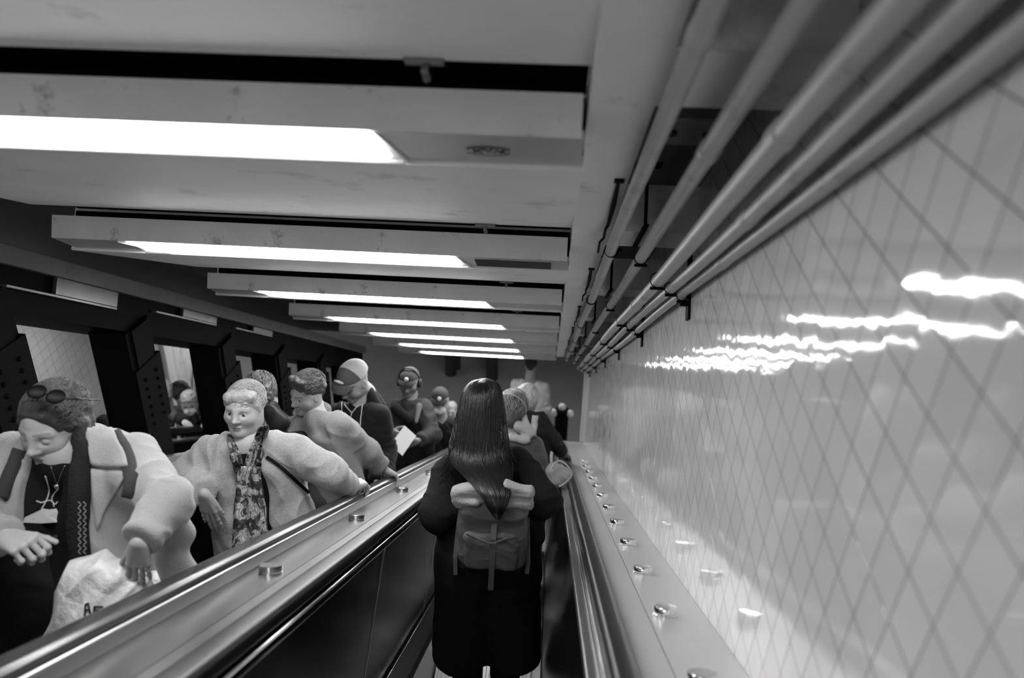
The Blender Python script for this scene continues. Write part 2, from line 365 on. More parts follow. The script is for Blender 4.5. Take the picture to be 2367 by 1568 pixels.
for i in range(5):
    s = LIPS[3]+.10+PER*i
    t = thing('junction_box', f'small dark junction box above the conduits, {hl[i]} down the slope', 'junction box', W(.26, s+.3, .62), 'junction boxes above the conduits')
    bm = BM(); sbox(bm, .20, .36, s+.25, s+.42, .60, .64, .004); obj('box', bm, m_header, t)
    bm = BM()
    for x in (.235, .315): tube(bm, [W(x, s+.33, .601), W(x, s+.33, .592)], .012, 12)
    obj('knockout', bm, m_dark, t)

# ------------------------------------------------------------------ escalators
def rounded(x0, x1, n0, n1, r_, seg=5):
    pts = []
    for cx, cn, a0 in ((x1-r_, n1-r_, 0), (x0+r_, n1-r_, 90), (x0+r_, n0+r_, 180), (x1-r_, n0+r_, 270)):
        for k in range(seg+1):
            a_ = math.radians(a0+90*k/seg); pts.append((cx+r_*math.cos(a_), cn+r_*math.sin(a_)))
    return pts
def disc(x, s, n, r_, parent, lab=None):
    bm = BM(); c = W(x, s, n)
    nn = W(0, 0, 1)
    prof = [(0, r_*1.04), (.004, r_*1.04), (.005, r_), (.0195, r_), (.0215, r_*.95), (.0216, r_*.6), (.0216, 0.001)]
    tube(bm, [c+nn*a_ for a_, _ in prof], [b_ for _, b_ in prof], 28)
    return obj('anti_slide_disc', bm, m_chrome, parent, 'auto')
E1 = 9.25
esc = thing('escalator', 'down escalator with black glossy sides that the long-haired woman rides', 'escalator', W(-.28, 1, -1.5))
bm = BM()   # right deck between handrail and tiled wall
along(bm, [(.186, -.512), (.192, -.498), (.256, -.498), (.256, -.56), (.186, -.56)], S0, E1); along(bm, [(.258, -.498), (.399, -.498), (.399, -.56), (.258, -.56)], S0, E1)
obj('deck', bm, m_deckr, esc)
bm = BM(); along(bm, rounded(.182, .190, -.515, -.494, .0038), S0, E1); obj('deck_edge', bm, m_chrome, esc, 'auto')
bm = BM(); along(bm, [(-.815, -.510), (-.672, -.500), (-.672, -.56), (-.815, -.56)], S0, E1); along(bm, [(-.670, -.500), (-.612, -.498), (-.606, -.510), (-.606, -.56), (-.670, -.56)], S0, E1)
obj('deck', bm, m_deck, esc)['label'] = 'brushed metal deck shared by both escalators'
bm = BM(); along(bm, rounded(-.612, -.603, -.515, -.497, .004), S0, E1); obj('deck_edge', bm, m_chrome, esc, 'auto')
bm = BM(); along(bm, [(-.615, -1.16), (-.560, -.535), (-.580, -.52), (-.64, -1.16)], S0, E1); obj('balustrade', bm, m_glossb, esc)
bm = BM(); along(bm, [(.020, -1.20), (.096, -.535), (.116, -.535), (.045, -1.20)], S0, E1); obj('balustrade', bm, m_glossb, esc)
bm = BM(); along(bm, rounded(-.566, -.536, -.540, -.512, .008), S0, E1); obj('inner_rail', bm, m_chrome, esc, 'auto')
bm = BM(); along(bm, rounded(.094, .122, -.542, -.518, .004), S0, E1); obj('inner_deck', bm, m_skirt, esc, 'auto')
bm = BM(); along(bm, rounded(.1215, .1335, -.52, -.500, .004), S0, E1); obj('inner_rail', bm, m_chrome, esc, 'auto')
for (x0, x1) in ((-.640, -.525), (-.028, .040)):
    bm = BM()
    if x0 < -.3: along(bm, [(-.625, -1.165), (-.610, -1.155), (-.545, -1.205), (-.530, -1.225), (-.530, -1.7), (-.625, -1.7)], S0, E1)
    else: along(bm, [(-.024, -1.7), (-.024, -1.225), (-.018, -1.215), (.028, -1.195), (.034, -1.7)], S0, E1)
    obj('skirt', bm, m_skirt, esc)
    bm = BM(); xx = -.604 if x0 < -.3 else .024
    along(bm, rounded(xx-.008, xx+.010, -1.165 if x0 < -.3 else -1.20, -1.150 if x0 < -.3 else -1.185, .005), S0, E1); obj('skirt_trim', bm, m_chrome, esc, 'auto')
for q in (1.4, 2.85, 4.3, 5.75, 7.2, 8.6):
    bm = BM(); along(bm, [(-.6165, -1.155), (-.5585, -.54), (-.5565, -.54), (-.6145, -1.155)], q, q+.012); obj('panel_joint', bm, m_skirt, esc)
for k in range(12): disc(.300, 1.963+.4635*(k-1), -.498, .028, esc)
for k in range(8): disc(-.727, 2.150+.955*(k-1), -.504, .031, esc)
for (x0, x1, lab, mt_, n1) in ((-.602, -.540, 'black rubber handrail left of the long-haired woman', m_rubber, -.462), (.130, .181, 'black rubber handrail beside the wall-side deck', m_rubber, -.462),
                      (-.872, -.800, 'worn shiny handrail of the up escalator that the riders hold', m_rubber2, -.455), (-1.66, -1.59, 'black handrail of the up escalator on its far side', m_rubber, -.445)):
    o = None
    bm = BM(); pr = rounded(x0, x1, n1-.045, n1, .016 if x1 > -.7 or x1 < -1 else .022, 7)
    along(bm, pr, S0, E1)
    # turned-down end at the landing
    o = obj('handrail', bm, mt_, None, 'auto'); tag(o, lab, 'handrail', 'moving handrails')
bm = BM(); sbox(bm, .150, .399, 9.22, 9.30, -.50, -.455, .006); obj('end_trim', bm, m_chrome, esc)
bm = BM(); wbox(bm, -.60, .30, 8.0, 9.0, ZL, ZL+.012); obj('comb_plate', bm, mat('comb_plate_metal', .8, .35, metal=.4), esc)
up = thing('escalator', 'up escalator crowded with riders facing the camera', 'escalator', W(-1.24, 1, -1.5))
bm = BM(); along(bm, rounded(-.820, -.795, -.515, -.475, .006), S0, E1); obj('outer_rail', bm, m_skirt, up, 'auto')
bm = BM(); along(bm, [(-.90, -.50), (-.87, -.48), (-.84, -.50), (-.86, -1.2), (-.90, -1.2)], S0, E1); obj('balustrade', bm, m_glossb, up)
bm = BM(); along(bm, [(-1.66, -1.2), (-1.64, -.49), (-1.60, -.48), (-1.62, -1.2)], S0, E1); obj('balustrade', bm, m_glossb, up)
for x0, x1 in ((-.97, -.86), (-1.62, -1.51)):
    bm = BM(); sbox(bm, x0, x1, S0, E1, -1.7, -1.19); obj('skirt', bm, m_skirt, up)
bm = BM(); along(bm, [(-2.22, -.505), (-1.67, -.505), (-1.67, -.6), (-2.22, -.6)], S0, E1); obj('deck', bm, m_deck, up)
for k in range(7): disc(-2.07, 2.5+.95*k, -.505, .03, up)
bm = BM(); sbox(bm, -2.22, -2.14, S0, E1, -.60, -.44, .004); obj('outer_curb', bm, m_header, up)
third = thing('escalator', 'third escalator beyond the black posts', 'escalator', W(-3.9, 1, -1.5))
bm = BM(); along(bm, [(-3.46, -.50), (-3.40, -.50), (-3.36, -1.3), (-3.46, -1.3)], 0, E1); obj('balustrade', bm, m_black, third)
bm = BM(); along(bm, rounded(-3.50, -3.40, -.52, -.44, .02), 0, E1); obj('handrail', bm, m_rubber, third, 'auto')
bm = BM(); along(bm, [(-3.40, -.53), (-3.24, -.53), (-3.24, -.6), (-3.40, -.6)], 0, E1); obj('deck', bm, m_deck, third)
for k in range(7): disc(-3.32, 3.3+.95*k, -.53, .035, third)
bm = BM(); sbox(bm, -3.26, -2.22, 0, E1, -1.4, -1.3); obj('apron', bm, m_dark, third)
bm = BM(); sbox(bm, -3.25, -3.23, 0, E1, -1.4, -.55); obj('side_panel', bm, m_black, third)
bm = BM(); sbox(bm, -4.85, -3.46, 0, E1, -1.9, -1.37); obj('stair_bed', bm, m_dark, third)
bm = BM(); sbox(bm, -2.2, .38, S0, E1, -2.1, -1.72); tag(obj('floor_pit', bm, m_dark), kind='structure')  # unseen dark slab added below the steps to stop light leaking in

# steps
TR, RI = .40, .231
def step(x0, x1, P):
    """one tread with raised cleats and a curved ribbed riser; P is the nose in world space"""
    bm = BM(); nsl = 26 if x1 < .1 else 26
    z = 0.; wdt = (x1-x0)/nsl
    wbox(bm, x0, x1, -TR+.0, 0, -.05, -.012)
    for k in range(nsl): wbox(bm, x0+wdt*(k+.15), x0+wdt*(k+.72), -TR, 0, -.014, 0)
    for k in range(nsl):
        xa, xb = x0+wdt*(k+.15), x0+wdt*(k+.72)
        prism(bm, [(0, 0), (.006, -.05), (-.006, -.13), (-.03, -RI), (-.05, -RI), (-.03, -.1), (-.02, 0)], lambda p: Vector((xa, p[0], p[1])), lambda p: Vector((xb, p[0], p[1])))
    prism(bm, [(-.008, -.01), (-.002, -.05), (-.014, -.13), (-.038, -RI), (-.07, -RI), (-.05, -.05)], lambda p: Vector((x0, p[0], p[1])), lambda p: Vector((x1, p[0], p[1])))
    o = obj('escalator_step', bm, m_step); o.location = P
    return o
def steps(x0, x1, s_first, num, side):
    base = None
    for k in range(num):
        P = W(0, s_first+.4619*k, -1.37)
        if side == 'down': lab = 'ribbed metal step of the down escalator, number %d counting down from the camera' % (k+1)
        else: lab = 'ribbed metal step under the riders of the up escalator'
        if base is None: base = step(x0, x1, P); o = base
        else: o = base.copy(); C.objects.link(o); o.location = P
        tag(o, lab, 'step', 'steps of the %s escalator' % side)
STEP0 = 3.86-.4619*6
def step_z(s):        # tread height of the step that a foot at slope position s stands on
    pass
steps(-.522, -.028, STEP0, 18, 'down')
steps(-1.506, -.974, STEP0+.2, 18, 'up')
for _o in [q for q in C.objects if q.name.startswith('escalator_step') and q['group'].endswith('down escalator')]: _o['label'] = 'ribbed metal step of the down escalator below the long-haired woman'

# ================================================================== soft bodies: distance fields turned into one continuous mesh
def V3(*a): return np.array(a, float)
def nrm(v): v = np.asarray(v, float); return v/np.linalg.norm(v)
def vnoise(P, seed=0):
    """smooth value noise on an (N,3) array, range -1..1"""
    P = P+seed*17.31; i = np.floor(P).astype(np.int64); f = P-i; f = f*f*(3-2*f); out = 0.
    for dx in (0, 1):
        for dy in (0, 1):
            for dz in (0, 1):
                h = ((i[:, 0]+dx)*73856093) ^ ((i[:, 1]+dy)*19349663) ^ ((i[:, 2]+dz)*83492791)
                h = (h ^ (h >> 13))*1274126177 & 0x7fffffff; h = (h ^ (h >> 16)) & 0xffff
                out = out+(h/32767.5-1)*(f[:, 0] if dx else 1-f[:, 0])*(f[:, 1] if dy else 1-f[:, 1])*(f[:, 2] if dz else 1-f[:, 2])
    return out
def rc(a, b, ra, rb, k=.02, tone=None, op='u', sq=None): return dict(t='rc', a=np.asarray(a, float), b=np.asarray(b, float), ra=ra, rb=rb, k=k, tone=tone, op=op, sq=sq)
def el(c, r, R=None, k=.02, tone=None, op='u'): return dict(t='el', c=np.asarray(c, float), r=np.asarray(r, float) if np.ndim(r) else V3(r, r, r), R=np.eye(3) if R is None else np.asarray(R, float), k=k, tone=tone, op=op)
def bx_(c, r, R=None, rad=.01, k=.01, tone=None, op='u'): return dict(t='bx', c=np.asarray(c, float), r=np.asarray(r, float), R=np.eye(3) if R is None else np.asarray(R, float), rad=rad, k=k, tone=tone, op=op)
def cut(c, n, reach, k=.003): return dict(t='cut', c=np.asarray(c, float), n=nrm(n), reach=reach, k=k, tone=None, op='c')
def pdist(p, P):
    if p['t'] == 'rc':
        a, b = p['a'], p['b']; f = 1.
        if p['sq'] is not None:                       # flatten along an axis: the section becomes an oval
            ax, f = p['sq']; ax = nrm(ax); P = P+np.outer((P-a) @ ax*(1/f-1), ax); b = b+ax*((b-a) @ ax*(1/f-1))
        ab = b-a; t = np.clip((P-a) @ ab/max(ab @ ab, 1e-9), 0, 1)
        return (np.linalg.norm(P-a-t[:, None]*ab, axis=1)-(p['ra']+(p['rb']-p['ra'])*t))*min(f, 1.)
    if p['t'] == 'el':
        q = (P-p['c']) @ p['R'].T; r = p['r']; k0 = np.linalg.norm(q/r, axis=1); k1 = np.linalg.norm(q/(r*r), axis=1)+1e-9
        return k0*(k0-1)/k1
    if p['t'] == 'bx':
        q = np.abs((P-p['c']) @ p['R'].T)-(p['r']-p['rad'])
        return np.linalg.norm(np.maximum(q, 0), axis=1)+np.minimum(q.max(1), 0)-p['rad']
    if p['t'] == 'cut':
        d = (P-p['c']) @ p['n']; far = np.linalg.norm(P-p['c'], axis=1) > p['reach']; d = d.copy(); d[far] = -1e3; return d
def pbox(p):
    if p['t'] == 'rc':
        r = max(p['ra'], p['rb'])*(max(1, p['sq'][1]) if p['sq'] else 1); return np.minimum(p['a'], p['b'])-r, np.maximum(p['a'], p['b'])+r
    if p['t'] in ('el', 'bx'): r = np.linalg.norm(p['r']) if p['t'] == 'bx' else p['r'].max(); return p['c']-r, p['c']+r
    return p['c']-p['reach'], p['c']+p['reach']
def field_mesh(prims, h):
    sol = [p for p in prims if p['op'] == 'u']
    lo = np.min([pbox(p)[0] for p in sol], 0)-3*h; hi = np.max([pbox(p)[1] for p in sol], 0)+3*h
    n = np.ceil((hi-lo)/h).astype(int)+1; F = np.full(n, 9., np.float32)
    for p in prims:
        if p['op'] == 'p': continue
        a, b = pbox(p); m = p['k']+2.5*h
        i0 = np.clip(np.floor((a-m-lo)/h).astype(int), 0, n-1); i1 = np.clip(np.ceil((b+m-lo)/h).astype(int)+1, 1, n)
        if (i1 <= i0).any(): continue
        ax = [lo[q]+h*np.arange(i0[q], i1[q]) for q in range(3)]
        k = p['k']; st = max(1, int(250000/((i1[1]-i0[1])*(i1[2]-i0[2]))))
        for x0 in range(i0[0], i1[0], st):
            x1 = min(x0+st, i1[0]); G = np.stack(np.meshgrid(ax[0][x0-i0[0]:x1-i0[0]], ax[1], ax[2], indexing='ij'), -1).reshape(-1, 3)
            s = (slice(x0, x1), slice(i0[1], i1[1]), slice(i0[2], i1[2])); f = F[s]; d = pdist(p, G).reshape(f.shape).astype(np.float32)
            if p['op'] == 'u':
                hh = np.maximum(k-np.abs(f-d), 0)/max(k, 1e-6); F[s] = np.minimum(f, d)-hh*hh*k*.25
            else:
                d2 = -d if p['op'] == 's' else d
                hh = np.maximum(k-np.abs(f-d2), 0)/max(k, 1e-6); F[s] = np.maximum(f, d2)+hh*hh*k*.25
    sg = F < 0
    c = np.zeros(n-1, np.int8)
    for dx in (0, 1):
        for dy in (0, 1):
            for dz in (0, 1): c += sg[dx:n[0]-1+dx, dy:n[1]-1+dy, dz:n[2]-1+dz]
    mx = (c > 0) & (c < 8); idx = np.argwhere(mx); ids = np.full(n-1, -1, np.int32); ids[mx] = np.arange(len(idx))
    cor = [(x, y, z) for x in (0, 1) for y in (0, 1) for z in (0, 1)]
    S = np.zeros((len(idx), 3)); cn = np.zeros(len(idx))
    for i, a in enumerate(cor):
        for b in cor[i+1:]:
            if sum(abs(a[q]-b[q]) for q in range(3)) != 1: continue
            fa = F[tuple((idx+a).T)]; fb = F[tuple((idx+b).T)]; cr = (fa < 0) != (fb < 0)
            t = np.where(cr, fa/np.where(cr, fa-fb, 1), 0)
            S += np.where(cr[:, None], np.array(a)+t[:, None]*(np.array(b)-np.array(a)), 0); cn += cr
    Vt = lo+h*(idx+S/np.maximum(cn, 1)[:, None])
    faces = []
    for ax in range(3):
        u, v = (ax+1) % 3, (ax+2) % 3
        s0 = [slice(None)]*3; s1 = [slice(None)]*3; s0[ax] = slice(0, -1); s1[ax] = slice(1, None)
        A, B = sg[tuple(s0)], sg[tuple(s1)]
        e = np.argwhere(A != B); e = e[(e[:, u] > 0) & (e[:, v] > 0) & (e[:, u] < n[u]-1) & (e[:, v] < n[v]-1)]
        du = np.zeros(3, int); du[u] = 1; dv = np.zeros(3, int); dv[v] = 1
        q = np.stack([ids[tuple((e-du-dv).T)], ids[tuple((e-dv).T)], ids[tuple(e.T)], ids[tuple((e-du).T)]], 1)
        fl = ~A[tuple(e.T)]; q[fl] = q[fl][:, ::-1]; faces.append(q)
    Q = np.concatenate(faces); Q = Q[(Q >= 0).all(1)]
    return Vt, Q
def vnormals(V, Q):
    n = np.cross(V[Q[:, 2]]-V[Q[:, 0]], V[Q[:, 3]]-V[Q[:, 1]]); N = np.zeros_like(V)
    for i in range(4):
        for a in range(3): N[:, a] += np.bincount(Q[:, i], n[:, a], len(V))
    return N/(np.linalg.norm(N, axis=1)[:, None]+1e-12)
def tones(prims, V, base, sig=.004):
    num = np.zeros(len(V)); den = np.full(len(V), 1e-9)
    for p in prims:
        if p['op'] != 'u' or p['tone'] is None: continue
        w_ = np.exp(-np.clip(pdist(p, V), 0, .08)/sig); num += w_*p['tone']; den += w_
    T = np.where(den > 1e-6, num/den, base)
    for p in prims:
        if p['op'] == 'p':
            w_ = np.clip(.5-pdist(p, V)/max(p['k'], 1e-4), 0, 1); T = T*(1-w_)+p['tone']*w_
    return T
def to_mesh(name, chunks, base):
    """chunks: (V, Q, tone) lists joined into one mesh datablock"""
    off = 0; VV = []; QQ = []; TT = []
    for V, Q, T in chunks: VV.append(V); QQ.append(Q+off); TT.append(T); off += len(V)
    V = np.concatenate(VV); Q = np.concatenate(QQ); T = np.concatenate(TT)
    me = bpy.data.meshes.new(name); me.vertices.add(len(V)); me.vertices.foreach_set('co', V.astype(np.float32).ravel())
    me.loops.add(len(Q)*4); me.loops.foreach_set('vertex_index', Q.astype(np.int32).ravel())
    me.polygons.add(len(Q)); me.polygons.foreach_set('loop_start', np.arange(0, len(Q)*4, 4, dtype=np.int32)); me.polygons.foreach_set('loop_total', np.full(len(Q), 4, np.int32))
    me.update(calc_edges=True)
    at_ = me.attributes.new('tone', 'FLOAT', 'POINT'); at_.data.foreach_set('value', T.astype(np.float32))
    me.polygons.foreach_set('use_smooth', [True]*len(Q))
    return me
def soft(prims, h, base=.5, folds=(), grain=None):
    V, Q = field_mesh(prims, h); N = None
    if folds or grain:
        for (a, b, axis, fa, fc, amp, reach) in folds:       # folds run across `axis`: fa = frequency along it, fc = frequency round it
            N = vnormals(V, Q); a = np.asarray(a, float); b = np.asarray(b, float); ax = nrm(axis)
            ab = b-a; t = np.clip((V-a) @ ab/(ab @ ab), 0, 1); dist = np.linalg.norm(V-a-t[:, None]*ab, axis=1); w_ = np.clip(1.4-dist/reach*1.4+.2, 0, 1)
            al = (V-a) @ ax; P = (V-a)-np.outer(al, ax)
            P = P*fc+np.outer(al*fa, ax)+vnoise((V-a)*6, 5)[:, None]*.55
            nv = vnoise(P, 3); nv = 1-2*np.abs(nv)**.8
            V = V+N*(w_*amp*nv)[:, None]
        if grain: N = vnormals(V, Q); V = V+N*(grain[0]*vnoise(V*grain[1], 9))[:, None]
    return V, Q, tones(prims, V, base)
def softobj(name, prims, h, m, parent, base=.5, folds=(), grain=None, label=None):
    me = to_mesh(name, [soft(prims, h, base, folds, grain)], base)
    o = obj(name, me, m, parent)
    if label: o['label'] = label
    return o
def basis(F, U):                                             # rows: right(person's left-hand side seen from front), forward, up
    F = nrm(F); Rr = nrm(np.cross(F, np.asarray(U, float))); Uu = np.cross(Rr, F); return np.stack([Rr, F, Uu])

SKIN = .40
def head_prims(c, F, U=(0, 0, 1), H=.228, skin=SKIN, fem=False, closed=False, beard=0., fat=0., mask=False, lip=.26, brow=.12, old=0.):
    B = basis(F, U); c = np.asarray(c, float)
    def L(x, y, z): return c+(x*B[0]+y*B[1]+z*B[2])*H
    P = [el(L(0, -.07, .13), V3(.335, .42, .37)*H, B, .02, skin), el(L(0, .09, -.14), V3(.272+fat*.05, .285, .33)*H, B, .05*H/.228, skin)]
    for s in (-1, 1):
        P += [rc(L(s*.20, -.04, -.25), L(s*.05, .26, -.41), (.10+fat*.045)*H, .075*H, .03, skin), el(L(s*.165, .225, -.125), V3(.125+fat*.03, .10, .12)*H, B, .02, skin)]
        P += [rc(L(s*.05, .345, .075), L(s*.20, .285, .085), .035*H, .035*H, .012, skin)]
    P += [el(L(0, .285, -.43), V3(.105, .09, .075)*H, B, .02, skin)]
    if fat: P += [el(L(0, .10, -.43), V3(.22, .15, .09)*H*(1+.15*fat), B, .03, skin)]
    for s in (-1, 1):
        P += [dict(el(L(s*.145, .40, .0), V3(.082, .075, .055)*H, B, .012), op='s')]
        P += [el(L(s*.145, .288, .0), .064*H, None, .002, skin if closed else .62)]
        if not closed: P += [rc(L(s*.075, .338, .036), L(s*.21, .305, .028), .013*H, .013*H, .004, skin*.8), rc(L(s*.085, .335, -.036), L(s*.20, .305, -.03), .010*H, .010*H, .006, skin*.9)]
        else: P += [el(L(s*.145, .300, -.004), V3(.07, .058, .048)*H, B, .004, skin)]
    P += [rc(L(0, .335, .06), L(0, .445, -.115), .030*H, .044*H, .02, skin), el(L(0, .455, -.125), V3(.045, .04, .04)*H, B, .008, skin)]
    for s in (-1, 1): P += [el(L(s*.052, .395, -.14), V3(.032, .042, .028)*H, B, .008, skin), dict(el(L(s*.026, .425, -.165), V3(.014, .02, .01)*H, B, .003), op='s')]
    if mask: P += [el(L(0, .27, -.24), V3(.26, .24, .25)*H, B, .01, .8)]
    else:
        P += [el(L(0, .362, -.262), V3(.10, .045, .026)*H, B, .006, None), el(L(0, .357, -.304), V3(.085, .048, .030)*H, B, .006, None)]
        P += [dict(rc(L(-.080, .395, -.290), L(0, .412, -.280), .007*H, .008*H, .004), op='s'), dict(rc(L(.080, .395, -.290), L(0, .412, -.280), .007*H, .008*H, .004), op='s')]
    for s in (-1, 1):
        P += [el(L(s*.335, -.04, -.03), V3(.035, .085, .135)*H, B, .006, skin*.95), dict(el(L(s*.372, -.02, -.01), V3(.02, .05, .08)*H, B, .008), op='s')]
    P += [rc(L(0, -.10, -.22), L(0, -.20, -.70), .225*H*(1+.12*fat), .24*H*(1+.12*fat), .04, skin)]
    # painted features
    def pt(q, tone, k=.002): q['op'] = 'p'; q['tone'] = tone; q['k'] = k; P.append(q)
    if not mask:
        pt(el(L(0, .385, -.262), V3(.092, .06, .019)*H, B), lip, .004); pt(el(L(0, .378, -.300), V3(.080, .06, .022)*H, B), lip*1.05, .004)
        pt(rc(L(-.090, .385, -.294), L(0, .405, -.280), .006*H, .007*H), .06, .002); pt(rc(L(.090, .385, -.294), L(0, .405, -.280), .006*H, .007*H), .06, .002)
        if beard:
            pt(el(L(0, .22, -.36), V3(.30, .26, .19)*H, B), skin*(1-beard*.6), .02)
    for s in (-1, 1):
        if closed:
            pt(rc(L(s*.085, .345, -.030), L(s*.20, .31, -.026), .007*H, .006*H), .05, .002)
        else:
            pt(el(L(s*.145, .352, .0), V3(.030, .03, .034)*H, B), .03, .002)
            pt(rc(L(s*.075, .345, .030), L(s*.205, .315, .024), .008*H, .008*H), .04, .002)
            pt(el(L(s*.145, .37, -.0), V3(.09, .03, .012)*H, B), .62, .0) if False else None
        pt(rc(L(s*.06, .385, .105), L(s*.225, .31, .115), .016*H, .010*H), brow, .006)
        pt(el(L(s*.026, .43, -.165), V3(.016, .03, .012)*H, B), .05, .003)
    if old:
        for s in (-1, 1): pt(rc(L(s*.075, .42, -.15), L(s*.125, .33, -.29), .005*H, .005*H), skin*.6, .004)
        for s in (-1, 1): pt(rc(L(s*.09, .345, -.07), L(s*.2, .30, -.055), .004*H, .004*H), skin*.65, .004)
    return P, L, B
def hand_prims(w_, F, Nn, T, curl=(.5, .6, .6, .6), skin=SKIN, sc_=1., thumb=.4, spread=.1, thumbcurl=.3, tout=.75):
    """w_ wrist, F towards the fingers, Nn out of the palm, T towards the thumb side"""
    F = nrm(F); T = nrm(np.asarray(T, float)-F*(np.asarray(T, float) @ F)); Nn = np.asarray(Nn, float); Nn = nrm(Nn-F*(Nn @ F)-T*(Nn @ T)); w_ = np.asarray(w_, float); s = sc_
    P = []; K = []
    for i, (tx, fl) in enumerate(((.030, .088), (.010, .092), (-.011, .088), (-.030, .079))):
        k_ = w_+(F*fl+T*tx)*s-Nn*.003*s; K.append(k_)
        P.append(rc(w_+T*tx*.55*s+F*.012*s, k_, .0145*s, .0105*s, .012, skin))
    P.append(rc(w_+T*.016*s+F*.03*s+Nn*.008*s, w_+T*.022*s+F*.06*s+Nn*.008*s, .015*s, .012*s, .012, skin)); P.append(rc(w_-T*.018*s+F*.025*s+Nn*.006*s, w_-T*.02*s+F*.06*s+Nn*.005*s, .014*s, .011*s, .012, skin))
    for i, (ln_, r_) in enumerate((((.042, .025, .021), .0086), ((.046, .029, .022), .0088), ((.042, .027, .022), .0083), ((.033, .020, .019), .0072))):
        p = K[i]; ang = curl[i]; d = nrm(F+T*spread*(1.5-i)*.35); a_ = 0
        for j in range(3):
            a_ += ang*(1.0, 1.15, .75)[j]; dd = d*math.cos(a_)+Nn*math.sin(a_); q = p+dd*ln_[j]*s
            P.append(rc(p, q, r_*(1.05-.08*j)*s, r_*(.97-.08*j)*s, .004, skin))
            if j < 2: P.append(el(q, r_*(1.02-.06*j)*s, None, .003, skin))
            p = q
    b = w_+(F*.022+T*.020+Nn*.004)*s; d = nrm(F*.75+T*tout*(1-thumb*.6)+Nn*thumb)
    p = b
    for j, (ln_, r_) in enumerate(((.040, .0125), (.030, .0098), (.024, .0086))):
        q = p+d*ln_*s; P.append(rc(p, q, r_*1.05*s, r_*.95*s, .008 if j == 0 else .004, skin)); p = q
        d = nrm(d+(Nn*.5+F*.35-T*.3)*thumbcurl)
    return P
def tread_z(y, side):
    base = STEP0+(.2 if side == 'up' else 0); best = None
    for k in range(-3, 30):
        P = W(0, base+.4619*k, -1.37)
        if P.y-TR <= y <= P.y: return P.z
    return ZL
CAMV = V3(0, 0, 0)
from mathutils.bvhtree import BVHTree
def bvh(*objs):
    vs = []; fs = []
    for o in objs:
        M_ = o.matrix_world if o.parent is None else Matrix.Translation(o.parent.location if o.parent.parent is None else o.parent.parent.location)
        b = len(vs); vs += [M_ @ v.co for v in o.data.vertices]; fs += [[b+i for i in p.vertices] for p in o.data.polygons]
    return BVHTree.FromPolygons(vs, fs)
def onto(tree, px, py, off=.004, fall=3.):
    """where the sight line through a photo pixel meets the cloth, lifted off it a little"""
    d = at(px, py, 1.0).normalized(); h = tree.ray_cast(Vector((0, 0, 0)), d)
    if h[0] is None: return d*fall
    nn = h[1] if h[1].dot(d) < 0 else -h[1]
    return h[0]+nn*off
def ribbon(bm, pts, wd, th, nrmv):
    """flat strap along pts; nrmv(i) gives the outward direction"""
    rings = []
    for i, p in enumerate(pts):
        t = (pts[min(i+1, len(pts)-1)]-pts[max(i-1, 0)]).normalized(); n_ = nrmv(p); n_ = (n_-t*n_.dot(t)).normalized(); s = t.cross(n_)
        w_ = wd[i] if isinstance(wd, (list, tuple)) else wd
        rings.append([bm.verts.new(p+s*w_/2*a_+n_*th*b_) for a_, b_ in ((-1, -.5), (-.9, .5), (.9, .5), (1, -.5))])
    for i in range(len(rings)-1):
        for k in range(4): bm.faces.new((rings[i][k], rings[i+1][k], rings[i+1][(k+1) % 4], rings[i][(k+1) % 4]))
    bm.faces.new(rings[0][::-1]); bm.faces.new(rings[-1])
def dens(pts, n=6):
    """densify a list of pixel points with a smooth curve"""
    out = []; P = [pts[0]]+list(pts)+[pts[-1]]
    for i in range(1, len(P)-2):
        for j in range(n):
            t = j/n; p0, p1, p2, p3 = [np.array(q, float) for q in P[i-1:i+3]]
            out.append(.5*((2*p1)+(-p0+p2)*t+(2*p0-5*p1+4*p2-p3)*t*t+(-p0+3*p1-3*p2+p3)*t**3))
    out.append(np.array(pts[-1], float)); return out
def strap(name, tree, px, wd, m, parent, th=.004, off=.004, n=6, label=None):
    pts = [onto(tree, q[0], q[1], off) for q in dens(px, n)]
    z = [p.length for p in pts]
    for _ in range(3): z = [z[0]]+[(z[i-1]+z[i]+z[i+1])/3 for i in range(1, len(z)-1)]+[z[-1]]
    pts = [p.normalized()*min(z[i], p.length) for i, p in enumerate(pts)]
    bm = BM(); ribbon(bm, pts, wd, th, lambda p: -p.normalized())
    o = obj(name, bm, m, parent, True)
    if label: o['label'] = label
    return o
def from_eyes(px, py, dep, F, H): return np.asarray(at(px, py, dep), float)-nrm(F)*.30*H
